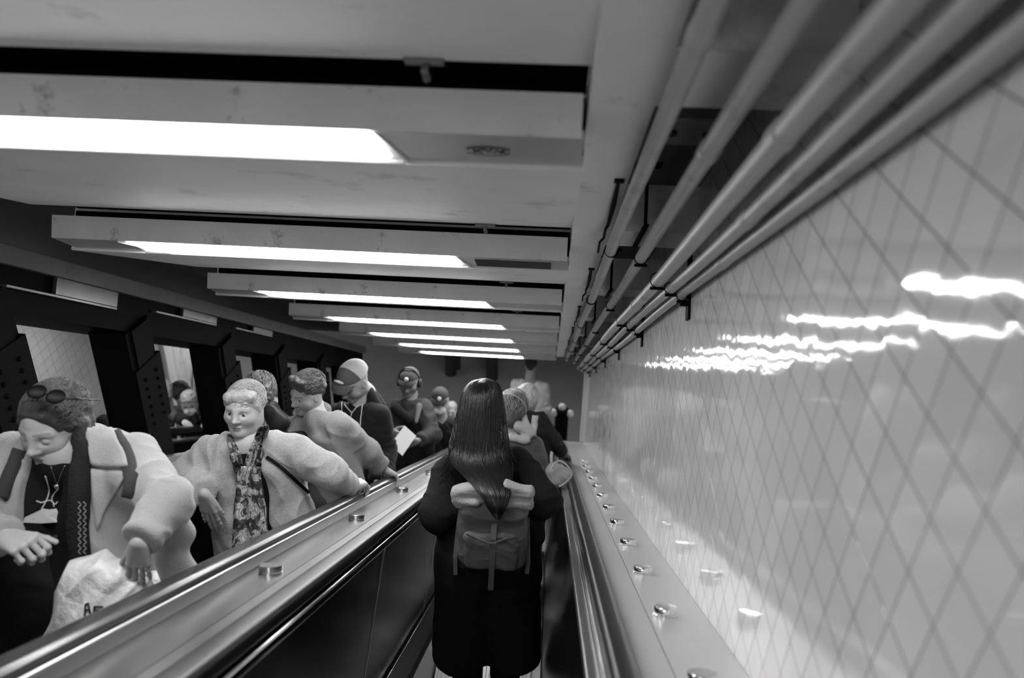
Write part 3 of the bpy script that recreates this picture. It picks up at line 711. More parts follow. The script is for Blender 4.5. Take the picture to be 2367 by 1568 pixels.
def drape(name, tree, outline, m, parent, off=.006, th=.006, rings=7, n=4, smooth=True, curve=True, cxy=None, wave=0.):
    """a piece of cloth lying on another: outline in photo pixels, dropped onto the surface and given thickness"""
    O = dens(list(outline)+[outline[0]], n)[:-1] if curve else [np.array(q, float) for q in outline]
    c = np.array(cxy, float) if cxy else sum(O)/len(O); bm = BM(); top = []; bot = []
    for k in range(rings+1):
        f_ = (k+1)/(rings+1); row = []; rb = []
        for i, q in enumerate(O):
            x, y = c+(q-c)*f_; e_ = .25 if k == rings else 1.
            p = onto(tree, x, y, off); u = -p.normalized(); row.append(bm.verts.new(p+u*(th*e_+wave*math.sin(i*1.7+k)))); rb.append(bm.verts.new(p+u*wave*math.sin(i*1.7+k)))
        top.append(row); bot.append(rb)
    nO = len(O)
    pc = onto(tree, c[0], c[1], off); a = bm.verts.new(pc-pc.normalized()*th); b = bm.verts.new(pc)
    for i in range(nO):
        j = (i+1) % nO
        bm.faces.new((top[0][i], top[0][j], a)); bm.faces.new((bot[0][j], bot[0][i], b)); bm.faces.new((top[-1][i], bot[-1][i], bot[-1][j], top[-1][j]))
        for k in range(rings): bm.faces.new((top[k][i], top[k+1][i], top[k+1][j], top[k][j])); bm.faces.new((bot[k][j], bot[k+1][j], bot[k+1][i], bot[k][i]))
    return obj(name, bm, m, parent, smooth)
def cord(name, tree, px, r_, m, parent, off=.004, n=5):
    pts = [onto(tree, q[0], q[1], off) for q in dens(px, n)]; bm = BM(); tube(bm, pts, r_, 6); return obj(name, bm, m, parent, True)

# ------------------------------------------------------------------ a dressed figure
m_skin = mat('skin', SKIN, .5, attr=True, var=.06, vscale=40, spec=.4, bump=.05, bscale=220)
m_eye = mat('eye', .6, .1)
def cloth(name, v, rough=.85, var=.12, vscale=60, bump=.25, bscale=120, fuzz=0., **k): return mat(name, v, rough, var=var, vscale=vscale, bump=bump, bscale=bscale, spec=.2, fuzz=fuzz, **k)
m_blackc = cloth('black_cloth', .010, .9, fuzz=0.)
m_hair = {}
def hairm(v):
    if v not in m_hair: m_hair[v] = mat('hair_%d' % int(v*1000), v*.6 if v < .3 else v, .42, var=.45, vscale=55, spec=.45, bump=.5, bscale=120)
    return m_hair[v]
def mid(a, b, t): return np.asarray(a, float)*(1-t)+np.asarray(b, float)*t
def figure(name_label, hc, F, sh, arms, side, pelvis=None, H=.228, h_head=.003, h_body=.007, skin=SKIN, head_kw=None, coat=.2, coat_m=None, coat_kw=None, legs=.02, hands=None, girth=1., group=None, feet_dx=.09, coat_len=.10, U=(0, 0, 1), longcoat=0., front=None, hand_h=.003, body_only=False, cat='person', shoulder_r=.07):
    """hc head centre, sh two shoulder points, arms two (elbow, wrist) pairs; first is the one on the left of the photo"""
    hc = np.asarray(hc, float); kw = dict(head_kw or {})
    ch = mid(sh[0], sh[1], .5); sx = nrm(np.asarray(sh[1])-np.asarray(sh[0])); bf = nrm(np.cross(sx, V3(0, 0, 1)))   # body forward or back; sign fixed below
    if bf @ V3(F[0], F[1], 0) < 0: bf = -bf
    if pelvis is None: pelvis = V3(ch[0], ch[1]-bf[1]*.03, tread_z(ch[1], side)+.93*H/.228)
    pelvis = np.asarray(pelvis, float); fz = tread_z(pelvis[1], side)
    t = thing('person', name_label, cat, Vector((pelvis[0], pelvis[1], fz)), group)
    hp, L, B = head_prims(hc, F, U, H, skin, **kw)
    chunks = [soft(hp, h_head, skin)]
    g = girth; Pz = []
    Pz += [rc(L(0, -.12, -.45), ch+V3(0, 0, .02), .055, .07, .03, skin)]
    for i in (0, 1):
        s_ = np.asarray(sh[i], float); hip = pelvis+sx*(.09*(1 if i else -1))
        Pz += [rc(mid(s_, ch, .4)-V3(0, 0, .05), hip, .080*g, .095*g, .04, skin), rc(s_, ch, .045, .05, .03, skin)]
        e_, w2 = np.asarray(arms[i][0], float), np.asarray(arms[i][1], float)
        Pz += [rc(s_, e_, .050, .038, .02, skin), rc(e_, mid(e_, w2, .9), .037, .0235, .01, skin)]
        ft = V3(pelvis[0], pelvis[1], fz)+sx*feet_dx*(1 if i else -1); kn = mid(hip, ft, .5)+bf*.03
        Pz += [rc(hip, kn, .085, .055, .03, skin), rc(kn, ft+V3(0, 0, .08), .052, .036, .02, skin), rc(ft+V3(0, 0, .04), ft+bf*.14+V3(0, 0, .03), .035, .03, .02, skin)]
    chunks.append(soft(Pz, max(h_body, .007), skin))
    if hands:
        for i in (0, 1):
            if hands[i]:
                e_, w2 = np.asarray(arms[i][0], float), np.asarray(arms[i][1], float)
                chunks.append(soft([rc(mid(e_, w2, .6), w2, .029, .0225*hands[i].get('sc_', 1.), .01, skin)]+hand_prims(w2, **dict(dict(skin=skin), **hands[i])), hand_h, skin))
    body = obj('body', to_mesh('body', chunks, skin), m_skin, t)
    J = dict(t=t, L=L, B=B, ch=ch, sx=sx, bf=bf, pelvis=pelvis, fz=fz, sh=sh, arms=arms, g=g, body=body)
    # trousers and shoes
    tr = []; 
    for i in (0, 1):
        hip = pelvis+sx*(.09*(1 if i else -1)); ft = V3(pelvis[0], pelvis[1], fz)+sx*feet_dx*(1 if i else -1); kn = mid(hip, ft, .5)+bf*.03
        tr += [rc(hip, kn, .105*g, .075, .03), rc(kn, ft+V3(0, 0, .09), .075, .062, .02)]
        sp = [rc(ft+V3(0, 0, .055)-bf*.03, ft+bf*.15+V3(0, 0, .042), .046, .040, .02), cut(ft+V3(0, 0, .004), (0, 0, -1), .3)]
        softobj('shoe', sp, .008, m_blackc, t, .02)
    tr += [rc(pelvis+V3(0, 0, -.02), pelvis+V3(0, 0, .08), .14*g, .13*g, .04)]
    softobj('trousers', tr, .011, legs if not isinstance(legs, float) else cloth('trousers_%d' % int(legs*1000), legs), t, .02)
    # upper garment
    cm = coat_m or cloth('garment_%d' % int(coat*1000), coat)
    ck = dict(up=.066, mid=.056, lo=.046, chest=.105, waist=.12); ck.update(coat_kw or {})
    G = []; folds = []
    for i in (0, 1):                                   # sleeves first, so that the cuffs are cut before the body is added
        s_ = np.asarray(sh[i], float); e_, w2 = np.asarray(arms[i][0], float), np.asarray(arms[i][1], float); wc = mid(e_, w2, .93)
        G += [rc(e_, mid(e_, w2, 1.02), ck['mid'], ck['lo'], .015), cut(wc, w2-e_, ck['lo']*1.75)]
        folds += [(mid(s_, e_, .3), e_, e_-s_, 20, 5, .011, .09), (e_, wc, w2-e_, 30, 6, .010, .08)]
    for i in (0, 1):
        s_ = np.asarray(sh[i], float); hip = pelvis+sx*(.085*(1 if i else -1)); e_ = np.asarray(arms[i][0], float)
        G += [rc(s_, e_, ck['up'], ck['mid'], .03), rc(mid(s_, ch, .38)-V3(0, 0, ck['chest']-.035), hip+V3(0, 0, -coat_len), ck['chest']*g, ck['waist']*g, .04), rc(s_, ch+V3(0, 0, .035), ck['up']*.92, .058, .03)]
        if longcoat: G += [rc(hip+V3(0, 0, .02), hip+V3(0, 0, -longcoat)+sx*(.03*(1 if i else -1)), ck['waist']*g, ck['waist']*g*1.03, .04)]
    folds += [(ch, pelvis, sx, 11, 2.5, .010, .32), (ch, pelvis+V3(0, 0, -longcoat), nrm(sx+V3(0, 0, .5)), 19, 5, .005, .4)]
    if front: G += front(J)
    J['prims'] = G; J['folds'] = folds; J['cm'] = cm
    if body_only: return J
    bot = pelvis+V3(0, 0, -(longcoat-.02 if longcoat else coat_len+.06))
    G += [cut(bot, (0, 0, -1), .6)]
    G += [dict(rc(L(0, .0, -.45), L(0, -.1, -.8), .062, .062, .02), op='s')] if not ck.get('hood') else []
    J['coat'] = softobj(ck.get('name', 'jacket'), G, h_body, cm, t, coat, folds)
    return J
def hair_cap(J, m, L, B, H=.228, vol=1.0, back=0., fringe=.10, h=.003, noise_=(.006, 60), extra=(), low=-.12, name='hair', tone=.5):
    """hair that wraps the skull and leaves the face free"""
    P = [el(L(0, -.10, .165), V3(.372*vol, .445*vol, .385*vol)*H, B, .01, tone), rc(L(0, -.32, .0), L(0, -.30, low), .21*H*vol, .16*H, .03, tone)]
    P += list(extra)
    P += [dict(el(L(0, .48, fringe-.32), V3(.30, .34, .40)*H, B, .015), op='s')]
    for s in (-1, 1): P += [dict(el(L(s*.42, .06, -.10), V3(.10, .16, .17)*H, B, .01), op='s')]
    return softobj(name, P, h, m, J['t'], tone, (), noise_)
def tufts(J, m, L, H, n=220, ln=.03, r_=.0016, seed=1, region=None, name='hair_tufts', rise=.1, flow=(0, 1, .1), curl=.0, vol=1.0, parent=None, lift=.05):
    rnd = random.Random(seed); bm = BM()
    for i in range(n):
        th = rnd.uniform(-math.pi, math.pi); ph = rnd.uniform(.0, 1.45)
        d = V3(math.sin(ph)*math.cos(th), math.sin(ph)*math.sin(th), math.cos(ph))
        if region and not region(d): continue
        p0 = V3(.372*vol*d[0], -.10+.445*vol*d[1], .165+.385*vol*d[2])*.99
        fl = nrm(V3(*flow)-d*(V3(*flow) @ d)+V3(rnd.gauss(0, .35), rnd.gauss(0, .35), rnd.gauss(0, .25)))
        pts = []; l_ = ln/H*rnd.uniform(.6, 1.2)
        for j in range(5):
            q = p0+fl*l_*j/4+d*(rise*l_*math.sin(j/4*2.2)) + V3(math.sin(j*1.7+i), math.cos(j*1.9+i), math.sin(j*2.3+i*2))*curl*j/4
            e_ = (q-V3(0, -.10, .165))/V3(.372, .445, .385); kk = np.linalg.norm(e_)/vol
            q = V3(0, -.10, .165)+(q-V3(0, -.10, .165))/kk*(1.0+lift*j/4)
            pts.append(Vector(L(*q)))
        tube(bm, pts, [r_, r_*1.1, r_, r_*.7, r_*.2], 4)
    return obj(name, bm, m, parent or J['t'], True)
def cap(J, L, B, H, m_front, m_back=None, badge=None, brimdir=1):
    P = [el(L(0, -.08, .16), V3(.365, .455, .36)*H, B, .01), cut(L(0, 0, .20), -B[2]+.18*B[1]*brimdir, .3)]
    o = softobj('cap_crown', P, .004, m_front, J['t'])
    if m_back:
        P2 = [el(L(0, -.08, .16), V3(.371, .461, .366)*H, B, .01), cut(L(0, 0, .198), -B[2]+.18*B[1]*brimdir, .3), cut(L(0, -.0, .1), B[1], .3)]
        softobj('cap_mesh', P2, .004, m_back, J['t'])['label'] = 'pale rear half of the cap'
    bm = BM(); pr = []; n = 12
    top = []; botm = []
    for j, rr in enumerate((0, 1)):
        for k in range(n+1):
            a_ = math.pi*k/n; x = .33*math.cos(a_); y = .20+(.13*math.sin(a_) if j == 0 else .40*math.sin(a_)**.8); z = .262-.08*(rr)*math.sin(a_)-.05*abs(math.cos(a_))
            (top).append(Vector(L(x, y*brimdir if brimdir > 0 else -y, z)))
    up = Vector(B[2])*.004
    va = [bm.verts.new(p+up) for p in top]; vb = [bm.verts.new(p) for p in top]
    for k in range(n):
        bm.faces.new((va[k], va[k+1], va[n+2+k], va[n+1+k])); bm.faces.new((vb[k+1], vb[k], vb[n+1+k], vb[n+2+k])); bm.faces.new((va[n+1+k], va[n+2+k], vb[n+2+k], vb[n+1+k]))
    obj('cap_brim', bm, m_front, J['t'], True)
    if badge:
        softobj('cap_badge', [el(L(badge[0], .335, .34), V3(badge[1], .025, badge[2])*H, basis(B[1]*.8+B[2]*.6, B[2]), .01)], .003, mat('badge', .8, .6), J['t'])

# ================================================================== the riders
UPG, DNG = 'riders on the up escalator', 'riders on the down escalator'
def auto(hc, az, w_=.165, drop=.285, lean=0.):
    """default shoulders and hanging arms for a head centre; az is the body's heading in degrees, 0 = up the slope towards the camera"""
    hc = np.asarray(hc, float); a_ = math.radians(az); f = V3(math.sin(a_), -math.cos(a_), 0); r_ = V3(math.cos(a_), math.sin(a_), 0)
    if r_[0] < 0: r_ = -r_
    ch = hc+V3(0, 0, -drop)-f*(.02+lean); sh = (ch-r_*w_, ch+r_*w_); arms = []
    for s, q in ((-1, sh[0]), (1, sh[1])):
        e_ = q+V3(0, 0, -.27)+r_*s*.05-f*.02; arms.append((e_, e_+f*.19+V3(0, 0, -.09)-r_*s*.05))
    return sh, arms, f

# ---- woman with long black hair, seen from behind
def woman_long_hair():
    hc = at(1118, 948, 3.22)
    sh = (V3(*at(1040, 1086, 3.22)), V3(*at(1196, 1072, 3.22))); arms = ((V3(*at(1012, 1188, 3.12)), V3(*at(1062, 1190, 3.42))), (V3(*at(1255, 1158, 3.12)), V3(*at(1205, 1170, 3.42))))
    def extra(J): return []
    J = figure('woman seen from behind with long black hair, long black coat and roll-top backpack', hc, (.05, 1, -.15), sh, arms, 'down', H=.222, h_head=.006, h_body=.006, coat=.010, coat_m=m_blackc, longcoat=.59,
               coat_kw=dict(up=.060, mid=.066, lo=.064, waist=.118, chest=.098, name='long_coat'), legs=.012, girth=1.02, pelvis=V3(*at(1128, 1275, 3.22)), feet_dx=.082, group=None, hands=(dict(F=(.2, .6, .5), Nn=(.5, .6, -.2), T=(0, -.2, 1)), dict(F=(-.2, .6, .5), Nn=(-.5, .6, -.2), T=(0, -.2, 1))))
    t = J['t']
    # hair: a lofted fall, ridged, with loose strands over it
    lev = [(1118, 876, 2, .004), (1118, 878, 14, .03), (1117, 885, 31, .06), (1115, 905, 44, .088), (1113, 945, 53, .108), (1110, 990, 61, .112), (1108, 1030, 68, .100), (1112, 1065, 68, .08), (1128, 1100, 52, .06), (1144, 1140, 33, .045), (1149, 1175, 20, .035), (1151, 1200, 6, .012)]
    push = [.05, .05, .05, .05, .045, .03, .00, -.06, -.15, -.225, -.245, -.23]
    rt = Vector((.998, .05, 0)); R_ = []
    def ring(i, ph, k=1.):
        x, y, hw, hd = lev[i]; f_ = FOC/3.12; c = Vector(at(x, y, 3.12+push[i]))
        return c+Vector((W2C[0][0], W2C[0][1], W2C[0][2]))*(math.cos(ph)*hw/f_*k)+Vector((0, 1, -.35)).normalized()*(math.sin(ph)*hd*k)
    bm = BM(); n = 96; rings = []
    sub = 5
    def ringf(q, ph, k=1.):
        i = min(int(q), len(lev)-2); f_ = q-i; n_ = len(lev)-1
        p0, p1, p2, p3 = ring(max(i-1, 0), ph, k), ring(i, ph, k), ring(i+1, ph, k), ring(min(i+2, n_), ph, k)
        return (p1*2+(p2-p0)*f_+(p0*2-p1*5+p2*4-p3)*f_*f_+(p1*3-p0-p2*3+p3)*f_**3)*.5
    tot = (len(lev)-1)*sub
    for j in range(tot+1):
        q = j/sub; rr = []
        for k in range(n):
            ph = 2*math.pi*k/n; rid = 1+.030*noise.noise(Vector((math.cos(ph)*9, math.sin(ph)*9, q*.35)))+.02*noise.noise(Vector((math.cos(ph)*28, math.sin(ph)*28, q*.5)))
            rr.append(bm.verts.new(ringf(q, ph, rid)))
        rings.append(rr)
    for j in range(tot):
        for k in range(n): bm.faces.new((rings[j][k], rings[j+1][k], rings[j+1][(k+1) % n], rings[j][(k+1) % n]))
    bm.faces.new(rings[0]); bm.faces.new(rings[-1][::-1])
    mh = mat('long_black_hair', .007, .30, var=.5, vscale=30, spec=.5)
    hair = obj('hair', bm, mh, t, True)
    rnd = random.Random(3); bm = BM()
    for i in range(900):
        ph = -math.pi*.5+rnd.gauss(0, .85); ph = max(-math.pi*1.05, min(.05*math.pi, ph)); q0 = rnd.uniform(.3, 2.5) if rnd.random() < .6 else rnd.uniform(2, 5.5); q1 = q0+rnd.uniform(2.2, 6); q1 = min(q1, 9.9)
        a_, b_, kk = rnd.uniform(.02, .10), rnd.uniform(0, 6), rnd.uniform(1.0, 1.035); pts = []; m_ = 16
        dr = rnd.gauss(0, .16)
        for j in range(m_+1):
            f_ = j/m_; q = q0+(q1-q0)*f_
            pts.append(ringf(q, ph+dr*f_+a_*math.sin(f_*5+b_), kk+.02*f_*rnd.random()))
        r_ = rnd.uniform(.0007, .0016); tube(bm, pts, [r_*(.5+.5*math.sin(math.pi*min(1, .15+.8*j/m_))) for j in range(m_+1)], 4, False)
    for i in range(130):   # locks spread over the left shoulder and the right
        sgn = -1 if i < 80 else 1
        x0, y0 = 1110+sgn*rnd.uniform(35, 60), rnd.uniform(975, 1040); x1 = (rnd.uniform(1012, 1060) if sgn < 0 else rnd.uniform(1172, 1196)); y1 = rnd.uniform(1075, 1125) if sgn < 0 else rnd.uniform(1050, 1110)
        pts = []
        for j in range(11):
            f_ = j/10; pts.append(Vector(at(x0+(x1-x0)*f_**1.3+3*math.sin(f_*6+i), y0+(y1-y0)*f_, 3.10-.03*math.sin(f_*3)-.02*f_)))
        r_ = rnd.uniform(.001, .0034); tube(bm, pts, [r_*(1-.75*j/10) for j in range(11)], 5, False)
    obj('hair_strands', bm, mat('hair_strand', .006, .30, var=.6, vscale=9, spec=.42), t, True)
    # hair cap over the skull
    L, B = J['L'], J['B']
    softobj('hair_crown', [el(Vector(at(1117, 932, 3.19)), V3(.082, .098, .090), B, .01)], .004, mh, t, .02, (), (.003, 50))
    # backpack
    bp = thing('backpack', 'grey canvas roll-top backpack worn on the black coat of the long-haired woman', 'backpack', Vector(at(1140, 1210, 2.99)))
    can = cloth('waxed_canvas', .12, .6, var=.25, vscale=14, bump=.3, bscale=90); can2 = cloth('pale_canvas', .33, .8, var=.2, vscale=18, bump=.4, bscale=140)
    Bb = basis((0, 1, -.10), (0, .1, 1)); c = V3(*at(1139, 1226, 3.02))
    def Q(x, y, z): return c+x*Bb[0]+y*Bb[1]+z*Bb[2]
    body = [bx_(Q(0, 0, .0), (.128, .062, .135), Bb, .035, .01), bx_(Q(0, .005, .12), (.112, .045, .05), Bb, .03, .03)]
    ctr = Q(0, 0, 0)
    o = softobj('pack_body', body, .0045, can, bp, .085, [(Q(-.1, 0, 0), Q(.1, 0, 0), Bb[2], 14, 4, .007, .2), (Q(0, 0, -.1), Q(0, 0, .1), Bb[0], 13, 6, .005, .2)])
    softobj('front_pocket', [bx_(Q(0, -.062, -.045), (.100, .022, .080), Bb, .02, .01)], .004, can, bp, .085, [(Q(-.1, -.06, 0), Q(.1, -.06, 0), Bb[2]+.5*Bb[0], 18, 6, .006, .2)])
    softobj('pack_base', [bx_(Q(0, -.003, -.135), (.118, .060, .022), Bb, .02, .01)], .006, m_blackc, bp)
    def Rz(a_): 
        c_, s_ = math.cos(a_), math.sin(a_); return np.stack([c_*Bb[0]+s_*Bb[2], Bb[1], -s_*Bb[0]+c_*Bb[2]])
    rt_ = [bx_(Q(-.087, -.026, .168), (.062, .026, .038), Rz(.38), .015, .02), bx_(Q(.087, -.026, .176), (.060, .026, .042), Rz(-.22), .015, .02), bx_(Q(0, -.005, .150), (.11, .030, .03), Bb, .02, .03),
           rc(Q(-.136, -.035, .138), Q(-.06, -.055, .150), .013, .012, .012), rc(Q(.05, -.055, .152), Q(.136, -.035, .142), .012, .014, .012)]
    softobj('roll_top', rt_, .004, can2, bp, .3, [(Q(-.15, 0, .15), Q(.15, 0, .15), Bb[0], 12, 4, .0035, .2), (Q(-.15, 0, .15), Q(.15, 0, .15), Bb[2], 40, 3, .003, .2)])
    bm = BM()
    def rb(pts, wd): ribbon(bm, [Vector(Q(*p)) for p in pts], wd, .004, lambda p: -Vector(Bb[1]))
    rb([(.010, -.064, .07), (.010, -.088, .02), (.008, -.092, -.06), (.006, -.09, -.13), (.004, -.082, -.21)], .022); obj('buckle_strap', bm, can, bp)
    for sx_ in (-1, 1):
        bm = BM(); rb([(sx_*.128, .02, .05), (sx_*.136, -.0, -.05), (sx_*.140, -.02, -.12), (sx_*.137, -.03, -.19 if sx_ < 0 else -.165)], .017); obj('side_strap', bm, can, bp)
    bm = BM(); ribbon(bm, [Vector(Q(-.09, -.088, .035)), Vector(Q(-.05, -.09, .018)), Vector(Q(0, -.092, .0)), Vector(Q(.05, -.09, .022)), Vector(Q(.09, -.088, .036))], .007, .005, lambda p: -Vector(Bb[1])); obj('pocket_flap_edge', bm, can, bp)
    bm = BM(); box(bm, Q(.009, -.094, .0), (.026, .006, .018), None, .002); obj('buckle', bm, m_headpl, bp)
    # hanging black purse on her right
    pu = [rc(at(1225, 1190, 3.12), at(1240, 1240, 3.12), .03, .03, .02), bx_(at(1238, 1228, 3.13), (.035, .03, .045), None, .015, .02)]
    softobj('shoulder_bag', pu, .006, m_blackc, t, .01)['label'] = 'small black bag hanging at her side'
woman_long_hair()

# ---- woman in the pale wool coat, sunglasses in her hair
def woman_coat():
    H = .208; F = nrm(V3(-.14, -.97, -.06)); hc = from_eyes(86, 1014, 2.10, F, H)
    sh = (V3(*at(28, 1062, 2.22)), V3(*at(298, 1062, 2.14))); arms = ((V3(*at(-75, 1215, 2.10)), V3(*at(14, 1244, 1.97))), (V3(*at(388, 1160, 2.0)), V3(*at(322, 1252, 1.90))))
    wool = cloth('pale_wool', .36, .9, var=.10, vscale=30, bump=.35, bscale=220, fuzz=.4)
    h1 = dict(F=at(66, 1262, 1.93)-at(14, 1244, 1.97), Nn=(0, .1, -1), T=(.1, .9, .1), curl=(.95, 1.05, 1.1, 1.15), skin=.42, sc_=.92)
    h2 = dict(F=(-.15, -.10, -1), Nn=(0, .95, .1), T=(-1, -.1, 0), curl=(.10, .08, .08, .10), skin=.42, spread=.10, sc_=.74, thumb=.1, tout=.4, thumbcurl=.05)
    pel = V3(*at(150, 1420, 2.25)); 
    J = figure('woman looking down in a pale wool coat with sunglasses pushed into her curly hair', hc, F, sh, arms, 'up', pelvis=pel, H=H, h_head=.0022, h_body=.0052, skin=.42, hand_h=.0022, hands=(h1, h2), coat=.36, coat_m=wool, longcoat=.30, girth=1.15,
               head_kw=dict(closed=True, fat=.35, fem=True, brow=.16, lip=.17), coat_kw=dict(up=.070, mid=.053, lo=.045, chest=.115, waist=.15, name='wool_coat'), body_only=True, legs=.01)
    t, L, B, ch, sx, bf = [J[k] for k in ('t', 'L', 'B', 'ch', 'sx', 'bf')]
    G = J['prims']
    # opened front: a wedge from the neck to the hem
    G += [dict(rc(at(118, 1072, 2.10), at(124, 1440, 2.13), .082, .125, .01), op='s')]
    G += [dict(rc(at(66, 1290, 2.08), at(10, 1520, 2.08), .10, .17, .01), op='s'), dict(rc(L(0, 0, -.45), L(0, -.1, -.8), .07, .07, .02), op='s'), cut(pel+V3(0, 0, -.55), (0, 0, -1), .7)]
    sd = [rc(mid(sh[0], ch, .4)-V3(0, 0, .07), pel-sx*.1, .105, .15, .04), rc(mid(sh[1], ch, .4)-V3(0, 0, .07), pel+sx*.1, .105, .15, .04), rc(pel-sx*.08, pel+V3(0, 0, -.5)-sx*.1, .15, .15, .05), rc(pel+sx*.08, pel+V3(0, 0, -.5)+sx*.1, .15, .15, .05), rc(sh[0], sh[1], .05, .05, .04), rc(ch+V3(0, 0, .0), L(0, -.10, -.60), .075, .056, .03)]
    dress = softobj('black_dress', sd, .006, m_blackc, t, .01)
    coat = softobj('wool_coat', G, .0048, wool, t, .36, J['folds'])
    # wide collar and lapels lying on the coat
    trc = bvh(coat)
    drape('coat_collar', trc, [(206, 978), (234, 980), (262, 1000), (286, 1040), (297, 1072), (294, 1083), (250, 1081), (214, 1078), (202, 1050), (197, 1005)], wool, t, .008, .014)
    drape('coat_lapel', trc, [(206, 1084), (250, 1088), (292, 1092), (284, 1118), (262, 1150), (238, 1190), (224, 1225), (214, 1160)], wool, t, .003, .008)
    tr = bvh(coat, dress); trc = bvh(coat)
    # side bulge of the coat behind the elbow
    softobj('coat_back_fold', [rc(at(400, 1205, 2.1), at(425, 1235, 2.1), .03, .03, .02), rc(at(385, 1260, 2.08), at(415, 1330, 2.1), .04, .045, .03), rc(at(350, 1130, 2.1), at(400, 1230, 2.1), .05, .03, .03)], .006, wool, t, .36, [(at(380, 1150, 2.1), at(410, 1330, 2.1), (1, 0, 0), 14, 3, .006, .1)])
    # hair: swept-back curls
    mh = hairm(.07)
    hp = [el(L(0, -.075, .135), V3(.380, .470, .395)*H, B, .01, .3), rc(L(.0, -.36, .1), L(-.12, -.36, -.30), .18*H, .13*H, .04, .3), rc(L(-.30, -.1, .0), L(-.33, -.15, -.35), .10*H, .07*H, .03, .3)]
    hp += [dict(el(L(0, .58, -.12), V3(.42, .42, .62)*H, B, .02), op='s'), dict(el(L(.42, .06, -.14), V3(.1, .14, .15)*H, B, .01), op='s'), dict(el(L(-.42, .09, -.14), V3(.1, .14, .15)*H, B, .01), op='s')]
    softobj('hair', hp, .003, mh, t, .3, (), (.008, 34))
    tufts(J, hairm(.20), L, H, 1500, .040, .0012, 5, lambda d: d[1] < .6 or d[2] > .8, 'curls', .10, (0, -1, -.1), .035, 1.04)
    # strands at the back escaping
    # sunglasses
    sg = thing('sunglasses', 'dark sunglasses pushed up into the curly hair of the woman looking down', 'sunglasses', Vector(L(0, .2, .55)))
    gB = basis(nrm(B[1]*.55+B[2]*.83), B[2]-B[1]); g1, g2 = V3(*at(86, 906, 2.03)), V3(*at(129, 917, 2.02)); gx = nrm(g2-g1)
    gB = basis(nrm(-nrm(g1)*.8+V3(0, 0, .5)), (0, 0, 1))
    for s, gc in ((-1, g1), (1, g2)):
        softobj('lens', [el(gc, V3(.0235, .004, .0195), gB, .004)], .0016, mat('sunglass_lens', .004, .35, spec=.08), sg)
    bm = BM(); tube(bm, [Vector(g2+gx*.022), Vector(g2+gx*.045+V3(0, .04, -.02)), Vector(g2+gx*.05+V3(0, .11, -.06))], .0025, 6); obj('temple', bm, m_rubber, sg, True)
    bm = BM(); tube(bm, [Vector(g1-gx*.022), Vector(g1-gx*.03+V3(0, .04, -.02)), Vector(g1-gx*.03+V3(0, .10, -.06))], .0025, 6); obj('temple', bm, m_rubber, sg, True)
    bm = BM(); tube(bm, [Vector(g1+gx*.021), Vector(mid(g1, g2, .5)+V3(0, 0, .004)), Vector(g2-gx*.021)], .003, 6); obj('bridge', bm, m_rubber, sg, True)
    # scarf hanging down one side
    pts = dens([(192, 1000), (190, 1040), (190, 1100), (188, 1180), (190, 1240), (194, 1298)], 6)
    P3 = [onto(tr, q[0], q[1], .014) for q in pts]
    lens_ = [p.length for p in P3]
    for _ in range(6): lens_ = [lens_[0]]+[(lens_[i-1]+lens_[i]+lens_[i+1])/3 for i in range(1, len(lens_)-1)]+[lens_[-1]]
    P3 = [p.normalized()*min(l_, p.length) for p, l_ in zip(P3, lens_)]
    bm = BM(); ribbon(bm, P3, [.036+.018*min(1, i/12) for i in range(len(P3))], .016, lambda p: -p.normalized())
    bmesh.ops.bevel(bm, geom=[e for e in bm.edges], offset=.004, segments=2, affect='EDGES')
    scf = thing('scarf', 'long dark scarf with a zigzag stitch hanging down the front of the pale coat', 'scarf', P3[0])
    o = obj('scarf_cloth', bm, cloth('dark_knit', .018, .9, bump=.6, bscale=150), scf, True)
    rnd = random.Random(4)
    pal = mat('pale_thread', .30, .9)
    trs = bvh(o)
    bm = BM()
    for row in range(2):
        for k in range(17):
            y = 1160+k*7.2; x = 184+row*12+3.5*(1 if k % 2 else -1)
            p = onto(trs, x, y, .0015); q = onto(trs, x+(-7 if k % 2 else 7), y+6.5, .0015); tube(bm, [p, q], .0013, 5)
    obj('zigzag_stitch', bm, pal, scf, True)
    # white print, necklace and pendant
    td = bvh(dress)
    def patch(px, m_, name, off=.002):
        bm = BM(); vs = [bm.verts.new(onto(td, x, y, off)) for x, y in px]; c0 = onto(td, sum(p[0] for p in px)/len(px), sum(p[1] for p in px)/len(px), off+.001); cv = bm.verts.new(c0)
        vb = [bm.verts.new(v.co+v.co.normalized()*.0015) for v in vs]; cb = bm.verts.new(c0+c0.normalized()*.0015); n = len(vs)
        for i in range(n):
            bm.faces.new((vs[i], vs[(i+1) % n], cv)); bm.faces.new((vb[(i+1) % n], vb[i], cb)); bm.faces.new((vs[i], vb[i], vb[(i+1) % n], vs[(i+1) % n]))
        return obj(name, bm, m_, t, False)
    wh = mat('white_print', .62, .8)
    patch([(54, 1208), (58, 1196), (92, 1180), (98, 1175), (112, 1178), (132, 1176), (136, 1184), (133, 1200), (134, 1208), (95, 1210)], wh, 'shirt_print')
    for nm, pp in (('print_line', [(106, 1100), (112, 1118), (114, 1132), (110, 1150), (103, 1165), (96, 1176)]), ('print_line', [(138, 1128), (126, 1140), (120, 1152), (122, 1162)]), ('print_line', [(84, 1158), (96, 1162), (108, 1158), (118, 1158), (128, 1166), (134, 1160)]), ('print_line', [(122, 1160), (126, 1172)])):
        cord(nm, td, pp, .0018, wh, t, .002)
    patch([(52, 1238), (134, 1236), (134, 1246), (52, 1250)], mat('grey_print', .10, .8), 'print_band')
    cord('necklace', td, [(120, 1078), (128, 1100), (135, 1116), (142, 1098), (152, 1076)], .0009, m_chrome, t, .004)
    p = onto(td, 135, 1122, .006)
